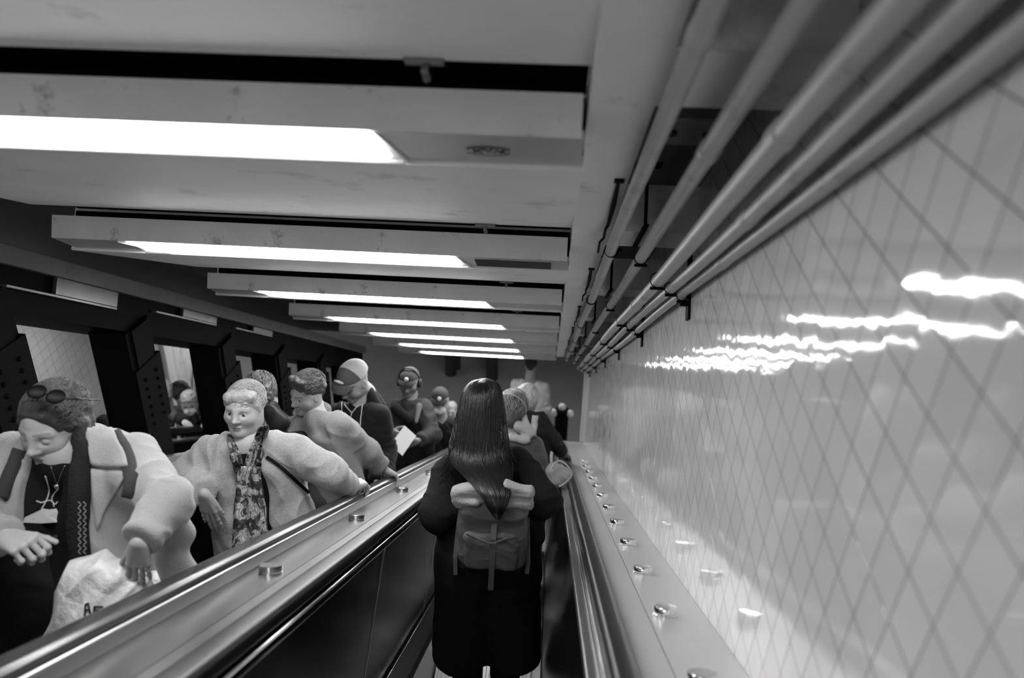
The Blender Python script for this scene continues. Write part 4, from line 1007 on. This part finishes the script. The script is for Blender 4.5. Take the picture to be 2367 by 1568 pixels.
    softobj('pendant', [el(p, V3(.0085, .004, .0085), None, .002)], .0015, m_chrome, t)
    # rucksack straps and coat seam
    strap('rucksack_strap', trc, [(262, 1002), (282, 1030), (298, 1068), (306, 1110), (300, 1150)], [.036]*40, cloth('dark_webbing', .045, .7), t, .006, .004)
    strap('rucksack_strap', trc, [(48, 1040), (36, 1070), (18, 1110), (4, 1150)], [.036]*40, cloth('dark_webbing', .045, .7), t, .006, .004)
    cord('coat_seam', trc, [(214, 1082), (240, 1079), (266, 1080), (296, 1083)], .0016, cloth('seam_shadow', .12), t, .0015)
    bm = BM(); w0, w1 = Vector(arms[0][0]), Vector(arms[0][1]); d_ = (w1-w0).normalized()
    tube(bm, [w1-d_*.030, w1-d_*.012], .0275, 20); obj('wristwatch', bm, m_rubber, t, True)
    # plastic bag
    pb = thing('plastic_bag', 'white plastic carrier bag with black letters held over the handrail', 'bag', Vector(at(270, 1400, 2.0)))
    dd = 1.98
    pr = [rc(at(318, 1385, 2.14), at(262, 1380, 2.09), .035, .06, .04), el(at(262, 1400, 2.0), V3(.115, .07, .14), None, .05), el(at(220, 1340, 2.0), V3(.050, .045, .065), None, .04), rc(at(190, 1330, 2.0), at(152, 1480, 2.0), .03, .05, .05), rc(at(250, 1440, 2.0), at(330, 1500, 2.0), .10, .10, .05),
          el(at(262, 1335, 2.08), V3(.040, .025, .026), None, .02), el(at(288, 1362, 2.13), V3(.035, .022, .022), None, .02), el(at(354, 1345, 2.13), V3(.036, .024, .028), None, .02), el(at(366, 1362, 2.13), V3(.030, .025, .03), None, .02), el(at(240, 1296, 2.0), V3(.022, .02, .022), None, .02), rc(at(312, 1390, 2.13), at(385, 1405, 2.08), .04, .05, .04)]
    k0 = at(322, 1330, 1.84)
    bag = softobj('bag_film', pr, .004, mat('white_plastic', .72, .32, var=.12, vscale=12, bump=.9, bscale=38, spec=.6), pb, .62, [(k0, at(180, 1450, 2.0), nrm(np.cross(V3(*(at(180, 1450, 2.)-k0)), V3(0, 1, 0))), 26, 5, .007, .25), (at(250, 1290, 1.9), at(370, 1330, 1.86), V3(.3, 0, 1), 42, 9, .007, .08)])
    tb = bvh(bag); ink = mat('black_ink', .01, .6)
    for nm, sg_ in (('letter_a', [[(197, 1424), (200, 1398), (206, 1395), (210, 1422)], [(199, 1410), (209, 1409)]]), ('letter_f', [[(217, 1421), (219, 1402), (238, 1403)], [(218, 1411), (229, 1411)]])):
        bm = BM()
        for pl in sg_:
            pts = []
            for i in range(len(pl)-1):
                for j in range(4): pts.append(onto(tb, pl[i][0]+(pl[i+1][0]-pl[i][0])*j/4, pl[i][1]+(pl[i+1][1]-pl[i][1])*j/4, .003))
            pts.append(onto(tb, *pl[-1], .001)); tube(bm, pts, .0022, 6)
        obj('letter', bm, ink, pb, True)
woman_coat()

# ---- woman with short grey hair in a pale cardigan
def woman_grey():
    H = .202; F = nrm(V3(-.08, -1, .16)); hc = from_eyes(549, 957, 3.2, F, H)
    sh = (V3(*at(488, 1044, 3.32)), V3(*at(668, 1038, 3.26))); arms = ((V3(*at(430, 1100, 3.36)), V3(*at(473, 1142, 3.14))), (V3(*at(762, 1092, 3.30)), V3(*at(806, 1126, 3.46))))
    knit = cloth('pale_knit', .42, .95, var=.3, vscale=90, bump=.35, bscale=190, fuzz=.4)
    h1 = dict(F=(.10, -.05, -1), Nn=(.1, .95, -.1), T=(1, -.1, 0), curl=(.07, .04, .05, .08), spread=.16, skin=.44, thumb=.1, tout=.30, thumbcurl=.05, sc_=.92)
    h2 = dict(F=(.30, .62, -.22), Nn=(.15, -.3, -1), T=(-1, .2, .1), curl=(.65, .7, .7, .7), skin=.44)
    pel = V3(*at(612, 1215, 3.38))
    J = figure('woman with short grey hair, pale cardigan and patterned scarf gripping the handrail', hc, F, sh, arms, 'up', pelvis=pel, H=H, h_head=.0024, h_body=.006, skin=.44, hand_h=.0028, hands=(h1, h2), coat=.44, coat_m=knit, longcoat=.22, girth=.95,
               head_kw=dict(fat=.8, brow=.28, lip=.30, old=1), coat_kw=dict(up=.066, mid=.066, lo=.052, chest=.112, waist=.130, name='cardigan'), body_only=True, legs=.01)
    t, L, B, ch, sx = [J[k] for k in ('t', 'L', 'B', 'ch', 'sx')]
    G = J['prims']
    G += [dict(rc(at(574, 1026, 3.22), at(582, 1330, 3.26), .066, .105, .01), op='s'), dict(rc(L(0, .05, -.48), L(0, -.1, -.85), .075, .075, .01), op='s'), cut(pel+V3(0, 0, -.42), (0, 0, -1), .7)]
    sd = [rc(mid(sh[0], ch, .4)-V3(0, 0, .07), pel-sx*.07, .092, .108, .04), rc(mid(sh[1], ch, .4)-V3(0, 0, .07), pel+sx*.07, .092, .108, .04), rc(pel-sx*.07, pel+V3(0, 0, -.4)-sx*.07, .108, .11, .05), rc(pel+sx*.07, pel+V3(0, 0, -.4)+sx*.07, .108, .11, .05), rc(sh[0], sh[1], .05, .05, .04), rc(ch+V3(0, 0, .0), L(0, -.11, -.62), .075, .054, .03)]
    dress = softobj('black_top', sd, .007, m_blackc, t, .01)
    fl = J['folds']+[(at(640, 1020, 2.95), at(670, 1180, 2.9), (1, .2, 0), 13, 2, .008, .12)]
    coat = softobj('cardigan', G, .005, knit, t, .44, fl)
    tr = bvh(coat, dress); trc = bvh(coat)
    mh = hairm(.42)
    hp = [el(L(0, -.09, .155), V3(.375, .452, .368)*H, B, .01, .5), rc(L(0, -.36, .05), L(0, -.34, -.25), .17*H, .12*H, .03, .5), rc(L(-.24, .20, .36), L(.20, .24, .33), .085*H, .095*H, .03, .5), rc(L(.30, .12, .15), L(.335, .05, -.02), .06*H, .04*H, .02, .5), rc(L(-.30, .12, .15), L(-.335, .05, -.02), .06*H, .04*H, .02, .5)]
    hp += [dict(el(L(0, .50, -.14), V3(.29, .33, .42)*H, B, .02), op='s')]
    softobj('hair', hp, .003, mh, t, .5, (), (.004, 50))
    tufts(J, hairm(.48), L, H, 1100, .050, .0011, 8, lambda d: d[1] < .75 or d[2] > .45, 'hair_tufts', .06, (.75, .45, -.3), .012, 1.02)
    # patterned scarf: collar loop, then a wide fall
    pm = bpy.data.materials.new('patterned_scarf'); pm.use_nodes = True; nt = pm.node_tree; N = nt.nodes; b = N['Principled BSDF']; b.inputs['Roughness'].default_value = .8
    tc = N.new('ShaderNodeTexCoord'); n1 = N.new('ShaderNodeTexNoise'); n1.inputs['Scale'].default_value = 24; n1.inputs['Detail'].default_value = 3; n1.inputs['Distortion'].default_value = 1.2; nt.links.new(tc.outputs['Object'], n1.inputs['Vector'])
    cr = N.new('ShaderNodeValToRGB'); cr.color_ramp.interpolation = 'LINEAR'; e = cr.color_ramp.elements; e[0].position = .42; e[0].color = (.012,)*3+(1,); e[1].position = .50; e[1].color = (.10,)*3+(1,)
    for ps, v in ((.54, .42), (.60, .12), (.64, .5)): q = e.new(ps); q.color = (v, v, v, 1)
    nt.links.new(n1.outputs['Fac'], cr.inputs[0]); nt.links.new(cr.outputs[0], b.inputs['Base Color'])
    sc_t = thing('scarf', 'patterned dark and light scarf hanging down the front of the grey-haired woman', 'scarf', Vector(at(580, 1100, 2.8)))
    def fall(px, wd, dep, name, thick=.012):
        pts = [onto(tr, q[0], q[1], .012) for q in dens(px, 5)]; z = [min(p.length, dep) if dep else p.length for p in pts]
        for _ in range(8): z = [z[0]]+[(z[i-1]+z[i]+z[i+1])/3 for i in range(1, len(z)-1)]+[z[-1]]
        pts = [p.normalized()*min(z[i], p.length) for i, p in enumerate(pts)]
        nseg = 14; bm = BM(); rows = []
        for i, p in enumerate(pts):
            tt = (pts[min(i+1, len(pts)-1)]-pts[max(i-1, 0)]).normalized(); n_ = -p.normalized(); n_ = (n_-tt*n_.dot(tt)).normalized(); s_ = tt.cross(n_)
            w_ = wd[0]+(wd[1]-wd[0])*i/(len(pts)-1); row = []
            for k in range(nseg+1):
                u = k/nseg-.5; row.append(p+s_*w_*u+n_*((thick*.9*math.sin(u*19+i*.12)+thick*.5*math.sin(u*31+1))*min(1, w_/.09)+thick*.8*(1-4*u*u)))
            rows.append(row)
        va = [[bm.verts.new(q) for q in r] for r in rows]; vb = [[bm.verts.new(q+q.normalized()*.004) for q in r] for r in rows]
        for i in range(len(rows)-1):
            for k in range(nseg):
                bm.faces.new((va[i][k], va[i][k+1], va[i+1][k+1], va[i+1][k])); bm.faces.new((vb[i][k+1], vb[i][k], vb[i+1][k], vb[i+1][k+1]))
            bm.faces.new((va[i][0], va[i+1][0], vb[i+1][0], vb[i][0])); bm.faces.new((va[i][nseg], vb[i][nseg], vb[i+1][nseg], va[i+1][nseg]))
        for r0_, r1_ in ((va[0], vb[0]), (va[-1], vb[-1])):
            for k in range(nseg): bm.faces.new((r0_[k], r1_[k], r1_[k+1], r0_[k+1]))
        return obj(name, bm, pm, sc_t, True)
    fall([(608, 985), (611, 1004), (604, 1025), (594, 1050), (588, 1080)], (.035, .075), None, 'scarf_loop')
    fall([(531, 1006), (540, 1024), (548, 1045), (556, 1075), (562, 1090)], (.028, .05), None, 'scarf_loop')
    fall([(583, 1075), (582, 1110), (583, 1160), (582, 1215), (584, 1270), (588, 1320)], (.075, .160), 3.25, 'scarf_end')
    strap('bag_strap', trc, [(616, 1056), (640, 1072), (668, 1096), (696, 1124), (712, 1140)], [.014]*40, m_blackc, t, .005, .003, 6, 'thin black bag strap')
woman_grey()

# ---- someone behind the grey-haired woman: dark hair tuft and black quilted hood
def hidden_one():
    hc = V3(*at(600, 925, 3.85)); sh, arms, f = auto(hc, 10)
    J = figure('person mostly hidden behind the grey-haired woman, only messy hair and black jacket showing', hc, (.2, -1, -.2), sh, arms, 'up', h_head=.006, h_body=.011, coat=.012, coat_m=cloth('black_nylon', .014, .45, bump=.4, bscale=30), coat_kw=dict(up=.075, mid=.07, lo=.055))
    hair_cap(J, hairm(.14), J['L'], J['B'], h=.005); tufts(J, hairm(.2), J['L'], .228, 160, .06, .0022, 3, lambda d: d[2] > .3, 'hair_tufts', .6, (0, -1, .5), .03, 1.05)
    hood = [rc(at(622, 950, 3.75), at(650, 975, 3.75), .035, .04, .02), rc(at(630, 940, 3.8), at(640, 985, 3.75), .03, .045, .02)]
    softobj('hood', hood, .006, cloth('black_nylon', .014), J['t'], .01, [(at(620, 940, 3.8), at(650, 985, 3.8), (1, 0, 1), 30, 5, .006, .1)])
hidden_one()

# ---- man in the light zip sweater
def man_light():
    F = nrm(V3(-.55, -.83, -.10)); hc = from_eyes(687, 922, 3.98, F, .20)
    sh = (V3(*at(684, 994, 4.08)), V3(*at(786, 986, 4.0))); arms = ((V3(*at(668, 1070, 3.95)), V3(*at(660, 1130, 3.80))), (V3(*at(846, 1046, 4.12)), V3(*at(884, 1082, 4.20))))
    knit = cloth('grey_marl', .18, .9, var=.12, vscale=60, bump=.35, bscale=200, fuzz=.3)
    h2 = dict(F=(.40, .32, -.52), Nn=(-.2, -.1, -1), T=(-.8, .6, 0), curl=(.42, .46, .5, .5), skin=.44, spread=.2)
    J = figure('man in a grey zip-neck sweater turned aside, one hand on the handrail', hc, F, sh, arms, 'up', pelvis=V3(*at(752, 1180, 4.10)), H=.20, h_head=.003, h_body=.006, skin=.36, hand_h=.003, hands=(None, h2), coat=.26, coat_m=knit, girth=1.08,
               head_kw=dict(brow=.06, beard=.35, lip=.2), coat_kw=dict(up=.068, mid=.060, lo=.048, chest=.115, waist=.13, name='zip_sweater'), legs=.06, coat_len=.02)
    t, L, B = J['t'], J['L'], J['B']
    J2 = hair_cap(J, hairm(.09), L, B, vol=1.0, fringe=.16, h=.004, noise_=(.006, 50), extra=[rc(L(-.18, .22, .46), L(.18, .20, .46), .10*.20, .10*.20, .03, .5)], low=-.15, H=.20)
    tufts(J, hairm(.14), L, .20, 700, .035, .0014, 12, lambda d: d[1] < .7 or d[2] > .6, 'hair_tufts', .1, (.2, .9, .2), .025, 1.03, lift=.12)
    tr = bvh(J['coat'])
    softobj('collar', [rc(L(.24, .02, -.66), L(-.24, .05, -.64), .040, .040, .03), rc(L(.24, -.25, -.60), L(-.22, -.25, -.58), .040, .040, .03), dict(rc(L(0, -.08, -.3), L(0, -.15, -.9), .055, .055, .01), op='s'), dict(rc(L(.0, .5, -.45), L(0, .45, -.9), .05, .05, .01), op='s')], .004, knit, t, .26)
    cord('zip', tr, [(722, 1018), (722, 1050), (718, 1085)], .0016, mat('zip_grey', .10, .4), t)
    strap('shirt_tail', tr, [(770, 1118), (790, 1124), (806, 1132)], .03, knit, t)
man_light()

# ---- man in two-tone cap and black hoodie
def man_hoodie():
    F = nrm(V3(-.42, -.80, -.42)); hc = from_eyes(799, 902, 4.72, F, .236)
    sh = (V3(*at(778, 962, 4.90)), V3(*at(872, 962, 4.82))); arms = ((V3(*at(764, 1045, 4.80)), V3(*at(800, 1100, 4.6))), (V3(*at(890, 1050, 4.86)), V3(*at(872, 1120, 4.62))))
    m_ = cloth('black_fleece', .012, .95, fuzz=.1)
    J = figure('man in a black hoodie with pale drawstrings and a two-tone cap looking down', hc, F, sh, arms, 'up', pelvis=V3(*at(838, 1150, 4.95)), H=.236, h_head=.0032, h_body=.007, skin=.40, coat=.012, coat_m=m_, girth=1.05,
               head_kw=dict(brow=.1, beard=.3), coat_kw=dict(up=.078, mid=.068, lo=.054, chest=.118, waist=.13, name='hoodie'), legs=.014, hand_h=.005, hands=(dict(F=(.1, -.6, -.6), Nn=(.6, .5, -.3), T=(.3, -.2, .8)), dict(F=(-.1, -.6, -.6), Nn=(-.6, .5, -.3), T=(-.3, -.2, .8))))
    t, L, B = J['t'], J['L'], J['B']; H = .236
    cap(J, L, B, H, cloth('dark_cap', .10, .8), cloth('pale_cap_mesh', .52, .8))
    softobj('cap_badge', [el(L(.02, .345, .36), V3(.16, .02, .045)*H, basis(B[1]*.85+B[2]*.5, B[2]), .01)], .003, mat('badge', .8, .6), t)
    hd = [rc(at(846, 905, 4.86), at(868, 945, 4.86), .045, .05, .03), rc(at(852, 898, 4.95), at(880, 950, 4.95), .035, .05, .03), rc(at(800, 960, 4.86), at(850, 950, 4.80), .03, .04, .03), dict(el(hc+V3(0, 0, -.02), .105, None, .01), op='s')]
    softobj('hood', hd, .006, m_, t, .01, [(at(846, 900, 4.9), at(872, 950, 4.9), (0, 0, 1), 16, 5, .005, .1)])
    tr = bvh(J['coat'])
    pw = mat('pale_cord', .6, .7)
    for px in ([(789, 932), (790, 945), (791, 956)], [(838, 935), (836, 955), (834, 985)], [(797, 936), (806, 946), (814, 956)], [(828, 938), (820, 947), (813, 957), (811, 970)]):
        cord('drawstring', tr, px, .0032, pw, t, .006)
man_hoodie()

# ---- man with headphones and a sheet of paper
def man_headphones():
    H = .215; F = nrm(V3(-.05, -.9, -.10)); hc = from_eyes(941, 894, 6.24, F, H)
    sh = (V3(*at(908, 946, 6.35)), V3(*at(979, 946, 6.35))); arms = ((V3(*at(902, 1015, 6.35)), V3(*at(910, 998, 6.1))), (V3(*at(1001, 1006, 6.25)), V3(*at(966, 1020, 6.02))))
    J = figure('man in a cap with headphones and dark jacket holding a white sheet of paper', hc, F, sh, arms, 'up', H=H, h_head=.005, h_body=.008, skin=.22, coat=.05, coat_m=cloth('dark_jacket', .040, .7, var=.4, vscale=12), coat_kw=dict(up=.072, mid=.064, lo=.052, chest=.115), legs=.012, hand_h=.005,
               hands=(dict(F=(.3, -.5, .1), Nn=(.5, .5, -.5), T=(0, 0, 1), skin=.3), dict(F=(-.8, -.3, -.1), Nn=(-.3, .8, 0), T=(0, 0, 1), skin=.3)))
    t, L, B = J['t'], J['L'], J['B']
    cap(J, L, B, H, cloth('grey_cap', .05, .8), badge=(0, .085, .075))
    for s in (-1, 1): softobj('headphone_cup', [el(L(s*.39, -.03, -.05), V3(.07, .17, .19)*H, B, .01)], .005, mat('headphone_black', .012, .4), t)
    bm = BM(); tube(bm, [Vector(L(.40*math.cos(a_), -.04, .02+.56*math.sin(a_))) for a_ in np.linspace(.1, math.pi-.1, 14)], .006, 8); obj('headphone_band', bm, m_rubber, t, True)
    tr = bvh(J['coat'])
    softobj('scarf_wrap', [rc(at(915, 945, 6.2), at(945, 968, 6.15), .04, .035, .02), rc(at(945, 968, 6.15), at(966, 940, 6.25), .035, .03, .02)], .008, cloth('black_scarf', .015), t)
    softobj('jacket_lapel', [rc(at(968, 940, 6.22), at(962, 975, 6.15), .028, .015, .02)], .006, cloth('worn_lapel', .16), t)
    # paper
    pp = [at(*q) for q in ((935, 984, 6.0), (962, 1008, 5.92), (930, 1054, 5.85), (902, 1028, 5.93))]
    bm = BM(); va = [bm.verts.new(p) for p in pp]; nn = (pp[1]-pp[0]).cross(pp[3]-pp[0]).normalized()*.0015; vb = [bm.verts.new(p+nn) for p in pp]; bm.faces.new(va); bm.faces.new(vb[::-1])
    for i in range(4): bm.faces.new((va[i], vb[i], vb[(i+1) % 4], va[(i+1) % 4]))
    tag(obj('paper_sheet', bm, mat('paper', .72, .7)), 'white sheet of paper held by the man with headphones', 'paper')
man_headphones()

# ---- person in a cap and face mask, then two more heads behind
def small(label, px, py, dep, az, side, coat, hair=None, capm=None, mask=False, skin=.4, group=None, hv=1.0, H=.225, F=None, arms_px=None, long_=False, coat_m=None):
    hc = V3(*at(px, py, dep)); sh, arms, f = auto(hc, az)
    if arms_px:
        arms = list(arms)
        for i, q in arms_px.items(): arms[i] = tuple(V3(*at(*z)) for z in q)
    hd = [None, None]
    if arms_px:
        for i in arms_px: hd[i] = dict(F=arms[i][1]-arms[i][0]+V3(0, 0, -.02), Nn=V3(0, 0, -1), T=V3(1 if i == 0 else -1, 0, 0), curl=(.6,)*4, skin=skin*1.15)
    J = figure(label, hc, F if F is not None else f+V3(0, 0, -.12), sh, arms, side, H=H, h_head=.0065, h_body=.012, skin=skin, coat=coat, coat_m=coat_m, head_kw=dict(mask=mask), legs=.02, group=group, hands=hd if arms_px else None, hand_h=.006)
    if capm is not None: cap(J, J['L'], J['B'], H, cloth('small_cap_%d' % int(capm*100), capm, .8), badge=(.0, .09, .08))
    elif hair is not None: hair_cap(J, hairm(hair), J['L'], J['B'], H, hv, h=.006, low=-.5 if long_ else -.12)
    return J
small('person in a cap and pale face covering behind the man with headphones', 1017, 926, 7.4, 5, 'up', .02, capm=.05, mask=True, skin=.4)
small('small far rider in pale clothes beside the head of the long-haired woman', 1043, 948, 9.0, 0, 'up', .45, hair=.3, skin=.5, H=.17)
# right group, on the down escalator
def woman_headband():
    hc = V3(*at(1188, 944, 4.9)); H = .228; F = nrm(V3(.30, 1, -.18))
    sh = (V3(*at(1152, 1040, 4.88)), V3(*at(1226, 1034, 4.9))); arms = ((V3(*at(1130, 1130, 4.85)), V3(*at(1160, 1160, 5.05))), (V3(*at(1258, 1108, 4.85)), V3(*at(1262, 1128, 5.08))))
    J = figure('woman with light brown hair in a loose bun and a grey sweater, seen from behind', hc, F, sh, arms, 'down', H=H, h_head=.006, h_body=.008, coat=.09, coat_m=cloth('grey_sweater', .085, .9, fuzz=.3), coat_kw=dict(up=.070, mid=.062, lo=.05), legs=.03, hand_h=.005, hands=(None, dict(F=(.2, .6, -.4), Nn=(-.6, .2, -.4), T=(0, .3, 1))))
    t, L, B = J['t'], J['L'], J['B']
    hp = [el(L(0, -.10, .10), V3(.40, .46, .47)*H, B, .02, .5), el(L(.02, -.50, -.12), V3(.20, .17, .22)*H, B, .03, .5), rc(L(-.3, -.2, -.1), L(-.25, -.35, -.5), .1*H, .08*H, .04, .5)]
    softobj('hair', hp, .004, hairm(.20), t, .5, (), (.006, 45)); tufts(J, hairm(.36), L, H, 300, .07, .0018, 6, lambda d: d[1] < .4, 'hair_tufts', .1, (.2, -.6, -.8), .01, 1.06)
    bm = BM(); tube(bm, [Vector(L(.45*math.cos(a_)*.9, -.16-.18*math.sin(a_)-.08, .16+.36*math.sin(a_)+.02)) for a_ in np.linspace(-.9, math.pi*.9, 22)], .0035, 6); obj('hair_band', bm, mat('pale_band', .55, .4), t, True)
    softobj('neck_scarf', [rc(at(1198, 985, 4.82), at(1222, 1000, 4.85), .030, .034, .02), rc(at(1212, 962, 4.85), at(1220, 1000, 4.85), .016, .03, .02), rc(at(1180, 1012, 4.80), at(1215, 1018, 4.82), .02, .024, .02)], .006, cloth('pale_scarf', .55, .8), t, .5, [(at(1190, 985, 4.8), at(1225, 1010, 4.8), (1, 0, 1), 24, 8, .006, .1)])
    bg = thing('handbag', 'small pale handbag carried at the wall-side handrail', 'handbag', Vector(at(1297, 1092, 4.75)))
    softobj('bag_body', [rc(at(1280, 1088, 4.75), at(1306, 1096, 4.75), .045, .040, .03), rc(at(1285, 1110, 4.75), at(1304, 1112, 4.75), .04, .034, .03)], .005, mat('pale_leather', .42, .45), bg, .4, [(at(1275, 1080, 4.75), at(1310, 1115, 4.75), (1, 0, .3), 22, 6, .006, .1)])
    for dx in (0, 8):
        bm = BM(); tube(bm, [at(x, y, 4.68+.01*dx) for x, y in dens([(1276+dx, 1084), (1290+dx, 1066), (1308+dx, 1074), (1321, 1092), (1318, 1106), (1306, 1118), (1292, 1126)], 5)], .006, 8); obj('bag_handle', bm, mat('dark_leather', .06, .4) if dx else mat('pale_leather', .42), bg, True)
woman_headband()
def man_dark_jacket():
    hc = V3(*at(1219, 921, 5.95)); sh = (V3(*at(1196, 985, 5.95)), V3(*at(1246, 972, 5.9))); arms = ((V3(*at(1190, 1060, 5.9)), V3(*at(1200, 1110, 6.1))), (V3(*at(1278, 1018, 6.0)), V3(*at(1302, 1050, 6.2))))
    J = figure('person in a dark jacket reaching one arm out to the wall-side handrail', hc, (.15, 1, -.1), sh, arms, 'down', H=.225, h_head=.006, h_body=.008, coat=.03, coat_m=cloth('dark_shell', .022, .8), coat_kw=dict(up=.060, mid=.052, lo=.042), legs=.08, hand_h=.005, hands=(None, dict(F=(.25, .5, -.7), Nn=(-.2, -.2, -1), T=(-1, 0, 0), curl=(.5,)*4, skin=.12)))
    hair_cap(J, cloth('white_cap', .6), J['L'], J['B'], .225, 1.02, h=.006)
    strap('bag_strap', bvh(J['coat']), [(1238, 962), (1236, 980), (1232, 1000), (1234, 1020)], .05, cloth('pale_strap', .5), J['t'], .008, .004)
man_dark_jacket()
def far_walker():
    J = small('far person in a pale shirt walking on the landing below', 1228, 842, 9.35, 172, 'down', .55, hair=.03, coat_m=cloth('pale_shirt', .5, .8), skin=.3, H=.20)
far_walker()
# beyond the posts, on the third escalator
TG = 'riders beyond the black posts'
small('person in a pale face mask beyond the posts with both fists on the far handrail', 438, 932, 7.9, 20, 'third', .018, hair=.30, mask=True, arms_px={0: ((418, 968, 7.9), (427, 975, 7.75)), 1: ((470, 962, 7.95), (477, 969, 7.8))})
small('rider with light curly hair seen at the right edge of the opening with people', 470, 903, 8.9, 20, 'third', .03, hair=.42, hv=1.12)
small('rider in a grey jacket at the left edge of the opening with people', 380, 905, 8.3, 25, 'third', .07, hair=.35, arms_px={1: ((392, 955, 8.1), (412, 972, 7.9))})
J = small('rider with a large dark hood standing behind the masked person', 418, 912, 9.3, 30, 'third', .06, hair=.05, hv=1.35)
small('black-coated rider seen in the opening with the tiled wall, mostly behind a post', 300, 925, 7.2, 40, 'third', .006, hair=.02, arms_px={0: ((238, 975, 7.3), (262, 1000, 7.2))})
# legs of people crossing the landing, cut off above by the ceiling
for lab, px, py, az in (('person crossing the far landing, only dark trouser legs showing, nearer the posts', 1045, 858, 80), ('person crossing the far landing, only dark trouser legs showing, above the long-haired woman', 1135, 868, 95)):
    v = at(px, py, 1.0); q = v*(ZL/v.z); hc = V3(q.x, q.y, ZL+1.52); sh, arms, f = auto(hc, az)
    J = figure(lab, hc, f, sh, arms, 'down', pelvis=V3(q.x, q.y, ZL+.90), h_head=.01, h_body=.014, coat=.03, legs=.02, feet_dx=.16); hair_cap(J, hairm(.05), J['L'], J['B'], h=.01)
# stanchions on the landing
t = thing('stanchion', 'dark stanchion with pale knobs standing on the landing below', 'stanchion', Vector((at(1298, 1000, 10.2).x, at(1298, 1000, 10.2).y, ZL)))
c = Vector(at(1297, 985, 10.0)); zt = at(1297, 935, 10.0).z
bm = BM(); tube(bm, [(c.x, c.y, ZL), (c.x, c.y, zt)], .085, 20); obj('post', bm, m_black, t, 'auto')
for dx in (-.1, .1):
    bm = BM(); r = bmesh.ops.create_uvsphere(bm, u_segments=14, v_segments=8, radius=.05); bmesh.ops.translate(bm, vec=(c.x+dx, c.y-.03, zt-.04), verts=r['verts']); obj('knob', bm, mat('pale_knob', .7, .4), t, True)
bm = BM(); r = bmesh.ops.create_uvsphere(bm, u_segments=14, v_segments=8, radius=.05); bmesh.ops.translate(bm, vec=(c.x, c.y, zt+.03), verts=r['verts']); obj('knob', bm, mat('pale_knob', .7, .4), t, True)
